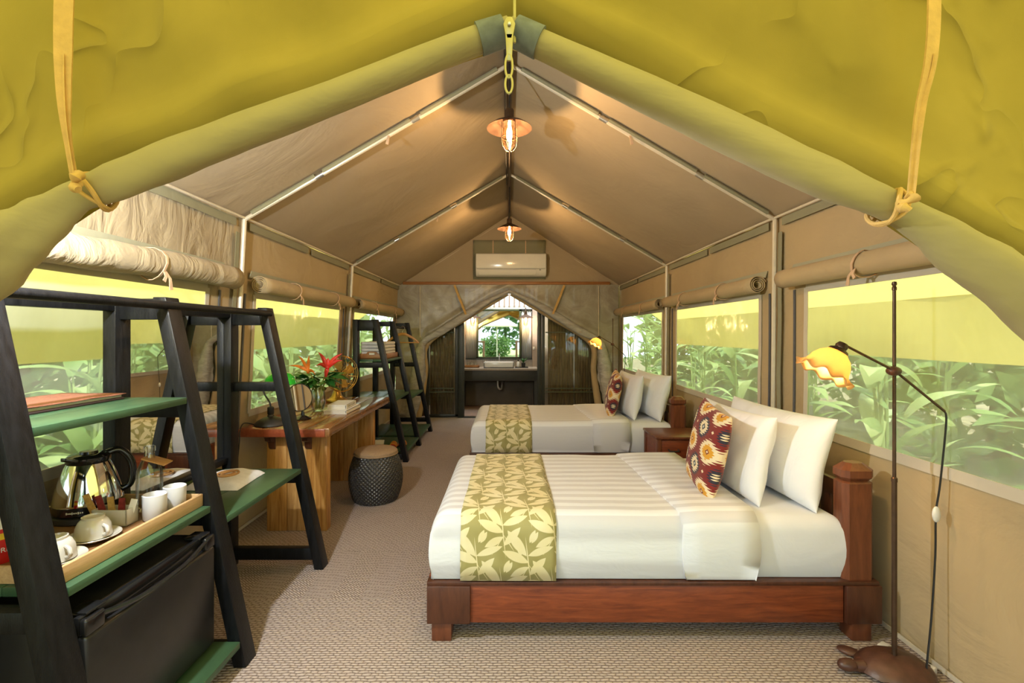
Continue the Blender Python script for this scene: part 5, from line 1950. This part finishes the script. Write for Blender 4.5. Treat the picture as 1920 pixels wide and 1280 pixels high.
mm = thing('vanity_mirror', (-1.575, 3.66, DT), 'round tilted mirror on a black stand behind the green lamp', 'mirror')
MB().lathe([(0.001, 0), (0.060, 0), (0.062, 0.006), (0.045, 0.014), (0.014, 0.03), (0.010, 0.06), (0.001, 0.06)], 28, (-1.575, 3.66, DT)).build('stand', M['gloss_black'], mm)
nr = Vector((0.80, -0.58, 0.12)).normalized()
rt = nr.to_track_quat('Z', 'Y').to_matrix()
mc = (-1.60, 3.66, DT + 0.165)
MB().lathe([(0.001, 0.003), (0.100, 0.003)], 40, mc, rt).build('mirror_glass', M['mirror'], mm, fix=False)
MB().lathe([(0.100, 0.004), (0.106, 0.005), (0.107, -0.004), (0.09, -0.014), (0.001, -0.016)], 40, mc, rt).build('mirror_rim', M['gloss_black'], mm)

vs_ = thing('flower_vase', (-1.615, 4.05, DT), 'clear glass vase with orange and red heliconia flowers', 'vase')
vc = (-1.615, 4.05, DT)
MB().lathe([(0.001, 0.002), (0.040, 0.002), (0.048, 0.012), (0.060, 0.06), (0.062, 0.10), (0.056, 0.16), (0.050, 0.185), (0.047, 0.185), (0.052, 0.158), (0.058, 0.10), (0.055, 0.06), (0.042, 0.016), (0.001, 0.012)], 36, vc).build('vase_glass', M['glass'], vs_)
random.seed(11)
tops = []
for i in range(9):
    a = i * 2.39
    b0 = Vector(vc) + Vector((0.02 * math.cos(a + 2), 0.02 * math.sin(a + 2), 0.02))
    t0 = Vector(vc) + Vector((0.05 * math.cos(a), 0.05 * math.sin(a), 0.19 + 0.02 * (i % 3)))
    mb = MB()
    mb.tube([b0, b0.lerp(t0, 0.5), t0], 0.0065, 8)
    mb.build('stem', M['stemgreen'], vs_)
for i in range(46):
    a = i * 2.39
    rr = 0.05 + 0.085 * random.random()
    st_ = Vector(vc) + Vector((0.03 * math.cos(a), 0.03 * math.sin(a), 0.19))
    L = 0.09 + 0.06 * random.random()
    up = random.uniform(-0.3, 0.9)
    d = Vector((math.cos(a), math.sin(a), up)).normalized()
    o_ = st_ + Vector((math.cos(a) * rr * 0.7, math.sin(a) * rr * 0.7, 0.01 + 0.10 * random.random()))
    side = d.cross(Vector((0, 0, 1))).normalized() + Vector((0, 0, random.uniform(-0.7, 0.7)))
    mb = MB()
    pts = [o_ + d * (L * k / 6) + Vector((0, 0, -0.05 * (k / 6) ** 2)) for k in range(7)]
    mb.ribbon(pts, [0.006, 0.045, 0.068, 0.074, 0.062, 0.036, 0.003], side, 0.0015)
    mb.build('leaf', M['leafdark'], vs_)


def heliconia(base, head, spikes, mat, th):
    mb = MB()
    mb.tube(smoothpts([base, Vector(base).lerp(Vector(head), 0.6) + Vector((0.01, 0, 0.01)), head], 5), 0.006, 8)
    mb.build('flower_stem', M['stemgreen'], vs_)
    fl_ = MB()
    fl_.ell(head, (0.014, 0.014, 0.022))
    f_ = fl_.build('flower', mat, vs_)
    for (dx, dz, L, dy) in spikes:
        d = Vector((dx, dy, dz)).normalized()
        mb = MB()
        pts = [Vector(head) + d * (L * k / 7) + Vector((0, 0, 0.02 * math.sin(PI * k / 7))) for k in range(8)]
        mb.tube(pts, [th * q for q in (0.5, 0.9, 1.0, 0.9, 0.7, 0.45, 0.22, 0.03)], 8, flat=((0, 1, 0), 0.45))
        mb.build('petal', mat, f_)


heliconia((-1.625, 4.05, DT + 0.17), (-1.69, 4.03, DT + 0.335), [(-0.95, 0.28, 0.165, -0.1), (-0.55, 0.85, 0.155, 0.0), (0.02, 1.0, 0.135, 0.1), (0.7, -0.35, 0.07, 0.0)], M['petal_orange'], 0.014)
heliconia((-1.61, 4.05, DT + 0.17), (-1.535, 4.05, DT + 0.365), [(-0.55, 0.9, 0.155, 0.0), (0.75, 0.72, 0.17, 0.05), (0.80, 0.38, 0.14, 0.0), (-0.12, -1.0, 0.14, -0.1), (-0.95, 0.15, 0.10, 0.1), (0.1, 1.0, 0.08, 0)], M['petal_red'], 0.019)

b1 = thing('book', (-1.41, 4.06, DT), 'white paperback lying under the other book on the desk', 'book')
rz = Matrix.Rotation(0.05, 3, 'Z')


def book(root, cx, cy, z, w, l, h, ang):
    r3 = Matrix.Rotation(ang, 3, 'Z')
    MB().obox((cx, cy, z + h - 0.0015), (w, l, 0.003), r3).build('front_cover', M['paper'], root)
    MB().obox((cx, cy, z + 0.0015), (w, l, 0.003), r3).build('back_cover', M['paper'], root)
    MB().obox(Vector((cx, cy, z + h / 2)) + r3 @ Vector((w / 2 - 0.0015, 0, 0)), (0.003, l, h), r3).build('spine', M['paper'], root)
    MB().obox(Vector((cx, cy, z + h / 2)) + r3 @ Vector((-0.004, 0, 0)), (w - 0.012, l - 0.008, h - 0.007), r3).build('pages', M['pages'], root)
    return r3


book(b1, -1.41, 4.06, DT, 0.19, 0.36, 0.030, 0.0)
b2 = thing('book', (-1.415, 4.06, DT + 0.031), 'white paperback with spaced letters on its spine, on top', 'book')
r3 = book(b2, -1.420, 4.075, DT + 0.031, 0.155, 0.30, 0.036, 0.06)
sp_ = [ch for ch in b2.children if ch.name.startswith('spine')][0]
tx = text_mb('I D E A   A L A M', 0.030, 0.001)
for v in tx.v:
    p = Vector((0.155 / 2 + 0.0006 + v.z, v.x * 0.95 + 0.0, v.y * 0.72 + 0.018))
    q = r3 @ p + Vector((-1.420, 4.075, DT + 0.031))
    v.x, v.y, v.z = q
tx.build('lettering', M['ink'], sp_)

fn_ = thing('desk_fan', (-1.66, 4.62, DT), 'antique brass desk fan beside the window', 'fan')
fc = Vector((-1.66, 4.62, DT))
MB().lathe([(0.001, 0), (0.095, 0), (0.10, 0.006), (0.096, 0.020), (0.070, 0.032), (0.050, 0.055), (0.034, 0.10), (0.022, 0.135), (0.001, 0.14)], 36, fc).build('base', M['brass'], fn_)
hub = Vector((-1.60, 4.56, DT + 0.27))
mb = MB()
mb.tube(smoothpts([fc + Vector((0, 0, 0.13)), fc + Vector((-0.03, 0.02, 0.18)), fc + Vector((-0.02, 0.01, 0.25)), hub + Vector((-0.06, 0.05, 0))], 6), 0.012, 10)
mb.build('neck', M['matt_black'], fn_)
nr = Vector((0.80, -0.60, 0.05)).normalized()
rt = nr.to_track_quat('Z', 'Y').to_matrix()
MB().lathe([(0.001, -0.10), (0.036, -0.095), (0.045, -0.06), (0.040, -0.03), (0.015, -0.02), (0.001, -0.02)], 24, hub, rt).build('motor', M['matt_black'], fn_)
for k in range(4):
    mb = MB()
    a = k * PI / 2 + 0.4
    poly = []
    for (r_, s_, h_) in ((0.02, -0.10, 0.006), (0.07, -0.45, 0.018), (0.125, -0.42, 0.020), (0.145, -0.05, 0.006), (0.135, 0.30, -0.010), (0.08, 0.28, -0.014), (0.02, 0.25, -0.004)):
        poly.append(hub + rt @ Vector((r_ * math.cos(a + s_), r_ * math.sin(a + s_), h_)))
    mb.prism(poly, rt @ Vector((0, 0, 0.002)))
    mb.build('blade', M['brass'], fn_, smooth=30)
cg = MB()
for r_, h_ in ((0.168, 0.0), (0.168, 0.03), (0.11, 0.052), (0.035, 0.060), (0.11, -0.045)):
    cg.tube([hub + rt @ Vector((r_ * math.cos(2 * PI * q / 40), r_ * math.sin(2 * PI * q / 40), h_)) for q in range(40)], 0.0035 if r_ > 0.15 else 0.0022, 6, closed=True)
for k in range(12):
    a0 = 2 * PI * k / 12
    pts = [hub + rt @ Vector((r_ * math.cos(a0 + tw), r_ * math.sin(a0 + tw), h_)) for r_, h_, tw in ((0.03, 0.060, 0), (0.07, 0.06, 0.18), (0.12, 0.050, 0.3), (0.168, 0.025, 0.32), (0.168, 0.0, 0.3), (0.11, -0.045, 0.15), (0.045, -0.06, 0))]
    cg.tube(pts, 0.0022, 5)
cg.build('wire_guard', M['brass'], fn_)
MB().lathe([(0.001, 0.068), (0.022, 0.066), (0.026, 0.060), (0.001, 0.056)], 20, hub, rt).build('badge', M['brass'], fn_)

# ------------------------------------------------------------------ things on the back ladder shelf
tt = thing('towel_tray', (-1.56, 5.72, 1.13), 'orange wooden tray under the folded white towels', 'tray')
MB().box(-1.72, -1.39, 5.44, 5.98, 1.131, 1.140).build('tray_base', M['beamwood'], tt)
for q in ((-1.72, -1.39, 5.44, 5.452), (-1.72, -1.39, 5.968, 5.98), (-1.72, -1.708, 5.44, 5.98), (-1.402, -1.39, 5.44, 5.98)):
    MB().box(*q, 1.131, 1.19).build('rim', M['beamwood'], tt, bevel=0.003)
mb = MB()
mb.prism([(-1.62, 5.43, 1.19), (-1.60, 5.43, 1.215), (-1.51, 5.43, 1.215), (-1.49, 5.43, 1.19)], (0, 0.012, 0))
hp = mb.build('raised_end', M['beamwood'], tt)
MB().box(-1.585, -1.525, 5.427, 5.431, 1.178, 1.200).build('paper_label', M['paper'], hp)
TL = ('lowest', 'second lowest', 'middle', 'second highest', 'topmost')
for i in range(5):
    w_ = MB()
    z_ = 1.1405 + i * 0.037
    w_.obox((-1.555 + 0.006 * nz(i, 3), 5.71, z_ + 0.0175), (0.29, 0.46, 0.034))
    tag(w_.build('folded_towel', M['towel'], bevel=0.013, seg=3, smooth=50), TL[i] + ' of five folded white towels in the wooden tray', 'towel', 'folded towels')

hg = thing('coat_hanger', (-1.50, 6.74, 1.2), 'wooden coat hanger hooked on the black hanging rail', 'hanger')
hy = 6.74
mb = MB()
pts = smoothpts([(-1.73, hy, 1.285), (-1.66, hy, 1.345), (-1.57, hy, 1.395), (-1.50, hy, 1.412), (-1.43, hy, 1.395), (-1.34, hy, 1.345), (-1.27, hy, 1.285)], 6)
mb.tube(pts, lerp_list([0.012, 0.018, 0.020, 0.018, 0.012], len(pts)), 10, flat=((0, 1, 0), 0.5))
mb.build('shoulder_bar', M['hangerwood'], hg)
MB().tube([(-1.715, hy, 1.292), (-1.285, hy, 1.292)], 0.008, 10).build('trouser_bar', M['hangerwood'], hg)
mb = MB()
mb.tube(smoothpts([(-1.50, hy, 1.41), (-1.50, hy, 1.455), (-1.476, hy, 1.475), (-1.472, hy, 1.507), (-1.50, hy, 1.523), (-1.524, hy, 1.507)], 6), 0.0035, 6)
mb.build('hook', M['steel'], hg)
# slippers and mat on the bottom board
for i, (x, y) in enumerate(((-1.33, 5.55), (-1.24, 5.62))):
    s_ = thing('slipper', (x, y, 0.115), ('red striped slipper on the bottom board nearer the wall', 'red striped slipper on the bottom board nearer the room')[i], 'slipper', 'red slippers')
    mb = MB()
    mb.ell((x, y, 0.124), (0.042, 0.125, 0.009))
    mb.build('sole', M['binder_edge'], s_)
    mb = MB()
    mb.grid(rng(-1, 1, 0.2), rng(0, 1, 0.2), lambda u, w: (x + 0.042 * u, y - 0.01 - 0.09 * w, 0.126 + (0.055 - 0.03 * w) * (1 - u * u) ** 0.5))
    up_ = mb.build('upper', M['orange'], s_, solid=0.004)
    for q in range(3):
        mb = MB()
        w = 0.15 + 0.28 * q
        mb.tube([(x + 0.042 * u, y - 0.01 - 0.09 * w, 0.129 + (0.055 - 0.03 * w) * max(0, 1 - u * u) ** 0.5) for u in rng(-1, 1, 0.2)], 0.004, 6)
        mb.build('stripe', M['yellow'], up_)
nb = thing('paper_bag', (-1.50, 5.42, 0.116), 'small white paper bag on the bottom board behind the stool', 'bag')
mb = MB()
mb.box(-1.56, -1.44, 5.40, 5.50, 0.117, 0.21)
for v in mb.v:
    if v.z > 0.2:
        v.y = 5.45 + (v.y - 5.45) * 0.25
        v.x += 0.02
mb.build('bag_body', M['paper'], nb)

# cord and adapter on the wall under the desk end
pa = thing('power_adapter', (-1.86, 3.16, 0.62), 'black plug adapter with cables on the wall beside the desk', 'adapter')
MB().box(-1.885, -1.83, 3.12, 3.22, 0.70, 0.77).build('adapter_body', M['gloss_black'], pa, bevel=0.006)
for k in range(2):
    mb = MB()
    mb.tube(smoothpts([(-1.84, 3.15 + 0.04 * k, 0.71), (-1.80, 3.10, 0.66 - 0.05 * k), (-1.83, 3.05, 0.5), (-1.87, 3.03 + 0.08 * k, 0.25), (-1.87, 3.0, 0.02)], 6), 0.004, 6)
    mb.build('cable', M['cable'], pa)
pw = thing('power_strip', (1.70, 2.12, 0), 'pale green power strip on the carpet behind the turtle foot', 'power strip')
mb = MB()
mb.obox((1.715, 2.075, 0.016), (0.05, 0.20, 0.03), Matrix.Rotation(0.5, 3, 'Z'))
mb.build('strip_body', M['white'], pw, bevel=0.006)
mb = MB()
for q in (-0.05, 0.0, 0.05):
    p = Matrix.Rotation(0.5, 3, 'Z') @ Vector((0, q, 0)) + Vector((1.715, 2.075, 0.0315))
    mb.lathe([(0.001, 0.001), (0.016, 0.001), (0.017, -0.001)], 16, p)
mb.build('sockets', M['hem'], pw)

# ------------------------------------------------------------------ garden around the tent
random.seed(23)
LEAFMESH = []
for k in range(4):
    mb = MB()
    n = 7
    L, W = 1.0, (0.20, 0.26, 0.16, 0.30)[k]
    bend = (0.35, 0.55, 0.25, 0.45)[k]

    def lf(u, w):
        t = u
        wd = W * (math.sin(PI * min(1, t * 0.97 + 0.03)) ** 0.75) * (1 - 0.25 * t)
        return (w * wd * 0.5, t * L * (1 - 0.25 * bend * t), t * L * 0.35 * (1 - t) * 2 * bend - bend * 0.7 * t * t + 0.10 * abs(w) * wd)
    mb.grid([i / n for i in range(n + 1)], [-1, 0, 1], lf)
    tmp = mb.build('leaf', M['leafA'], fix=False, base=False, smooth=80)
    LEAFMESH.append(tmp.data)
    bpy.data.objects.remove(tmp)
for me in list(LEAFMESH):
    c2 = me.copy()
    c2.materials[0] = M['leafB']
    LEAFMESH.append(c2)


def leafy_plant(x, y, h, nl, label, group, pale=False):
    root = thing('garden_plant', (x, y, -0.3), label, 'plant', group)
    for i in range(3):
        mb = MB()
        ax, ay = random.uniform(-0.15, 0.15), random.uniform(-0.15, 0.15)
        mb.tube([(x, y, -0.32), (x + ax * 0.5, y + ay * 0.5, h * 0.5), (x + ax, y + ay, h * 0.95)], [0.018, 0.014, 0.006], 6)
        mb.build('stem', M['leafB'], root)
    for i in range(nl):
        o = bpy.data.objects.new('leaf', LEAFMESH[(i + (4 if (i % 3 == 0) != pale else 0)) % 8])
        COL.objects.link(o)
        o.parent = root
        t = (i + 0.5) / nl
        o.location = (random.uniform(-0.12, 0.12), random.uniform(-0.12, 0.12), 0.15 + (h + 0.1) * t)
        s = random.uniform(0.5, 0.85)
        o.scale = (s, s, s)
        o.rotation_euler = (random.uniform(0.2, 1.0), random.uniform(-0.3, 0.3), i * 2.4 + random.uniform(-0.5, 0.5))


ORD = 'first second third fourth fifth sixth seventh eighth ninth tenth eleventh twelfth thirteenth fourteenth fifteenth sixteenth seventeenth eighteenth nineteenth'.split()
for side, nm in ((-1, 'left'), (1, 'right')):
    for k in range(19):
        y = 0.9 + k * 0.80 + random.uniform(-0.2, 0.2)
        x = side * (3.35 + 0.85 * (k % 2) + random.uniform(-0.1, 0.25))
        leafy_plant(x, y, random.uniform(1.2, 2.1), 18, ORD[k] + ' broad leaved garden plant from the entrance outside the %s hand windows' % nm, 'garden plants outside the %s windows' % nm, k % 4 == 1)


def leaf_cloud(c, r, n, size):
    b = MB()
    for i in range(n):
        while True:
            p = Vector((random.uniform(-1, 1), random.uniform(-1, 1), random.uniform(-1, 1)))
            if 0.25 < p.length < 1:
                break
        k = 1 + 0.3 * nz(p.x * 2.5 + c[0], p.y * 2.5, p.z * 2.5)
        q = Vector(c) + Vector((p.x * r[0], p.y * r[1], p.z * r[2])) * k
        d = Vector((random.gauss(0, 1), random.gauss(0, 1), random.gauss(0, 0.6))).normalized()
        s = d.cross(Vector((random.gauss(0, 1), random.gauss(0, 1), random.gauss(0, 1)))).normalized()
        L = size * random.uniform(0.6, 1.3)
        b.add([q, q + d * L * 0.5 + s * L * 0.28, q + d * L, q + d * L * 0.5 - s * L * 0.28], [(0, 1, 2, 3)])
    return b


def tree(name, x, y, h, r, n, size, label, group, mat='leafC'):
    root = thing(name, (x, y, -0.3), label, 'tree', group)
    leaf_cloud((x, y, h), r, n, size).build('foliage', M[mat], root, fix=False, smooth=0)
    mb = MB()
    mb.tube([(x, y, -0.3), (x + 0.1, y, h * 0.5), (x - 0.05, y, h)], [0.14, 0.10, 0.05], 10)
    mb.build('trunk', M['bark'], root)


for side, nm in ((-1, 'left'), (1, 'right')):
    for k in range(7):
        y = 0.5 + k * 3.0
        tree('garden_tree', side * (6.6 + 0.8 * (k % 2)), y, 1.7, (1.6, 1.55, 2.4), 1700, 0.34, ORD[k] + ' leafy tree from the entrance behind the garden plants on the %s side' % nm, 'garden trees on the %s' % nm, 'leafC' if k % 2 else 'leafA')
for k in range(5):
    tree('lawn_tree', -7 + k * 3.3, -17 - 1.5 * (k % 2), 3.3, (1.7, 1.6, 3.2), 1500, 0.42, ORD[k] + ' leafy tree from the left across the lawn in the mirror', 'trees across the lawn', 'leafB' if k % 2 else 'leafC')
hb = thing('clipped_bush', (-0.9, -11.5, -0.25), 'dense round bush on the lawn seen in the bathroom mirror', 'bush')
leaf_cloud((-0.9, -11.5, 0.55), (1.1, 0.8, 0.75), 1600, 0.2).build('foliage', M['leafC'], hb, fix=False, smooth=0)
ps = thing('parasol', (-0.75, -10.0, -0.22), 'white garden parasol on the lawn seen in the bathroom mirror', 'parasol')
mb = MB()
mb.lathe([(0.02, 2.75), (0.9, 2.35), (1.25, 2.15), (1.25, 2.05)], 8, (-0.75, -10.0, -0.22))
mb.build('canopy', M['parasol'], ps, smooth=20, solid=0.006)
MB().tube([(-0.75, -10, -0.22), (-0.75, -10, 2.5)], 0.025, 10).build('parasol_pole', M['pole'], ps)
MB().lathe([(0.001, 0), (0.28, 0), (0.28, 0.05), (0.05, 0.08), (0.001, 0.08)], 20, (-0.75, -10, -0.22)).build('parasol_foot', M['concrete'], ps)
for i, x in enumerate((-1.25, 0.35)):
    p_ = thing('veranda_post', (x, -4.3, -0.2), ('brown veranda post on the left in the mirror', 'brown veranda post on the right in the mirror')[i], 'post', 'veranda posts')
    MB().box(x - 0.05, x + 0.05, -4.35, -4.25, -0.2, 0.98).build('post_shaft', M['deck'], p_, bevel=0.006)
    MB().box(x - (0.5 if i == 0 else 0.06), x + (0.06 if i == 0 else 0.5), -4.36, -4.24, 0.98, 1.06).build('post_rail', M['deck'], p_, bevel=0.006)
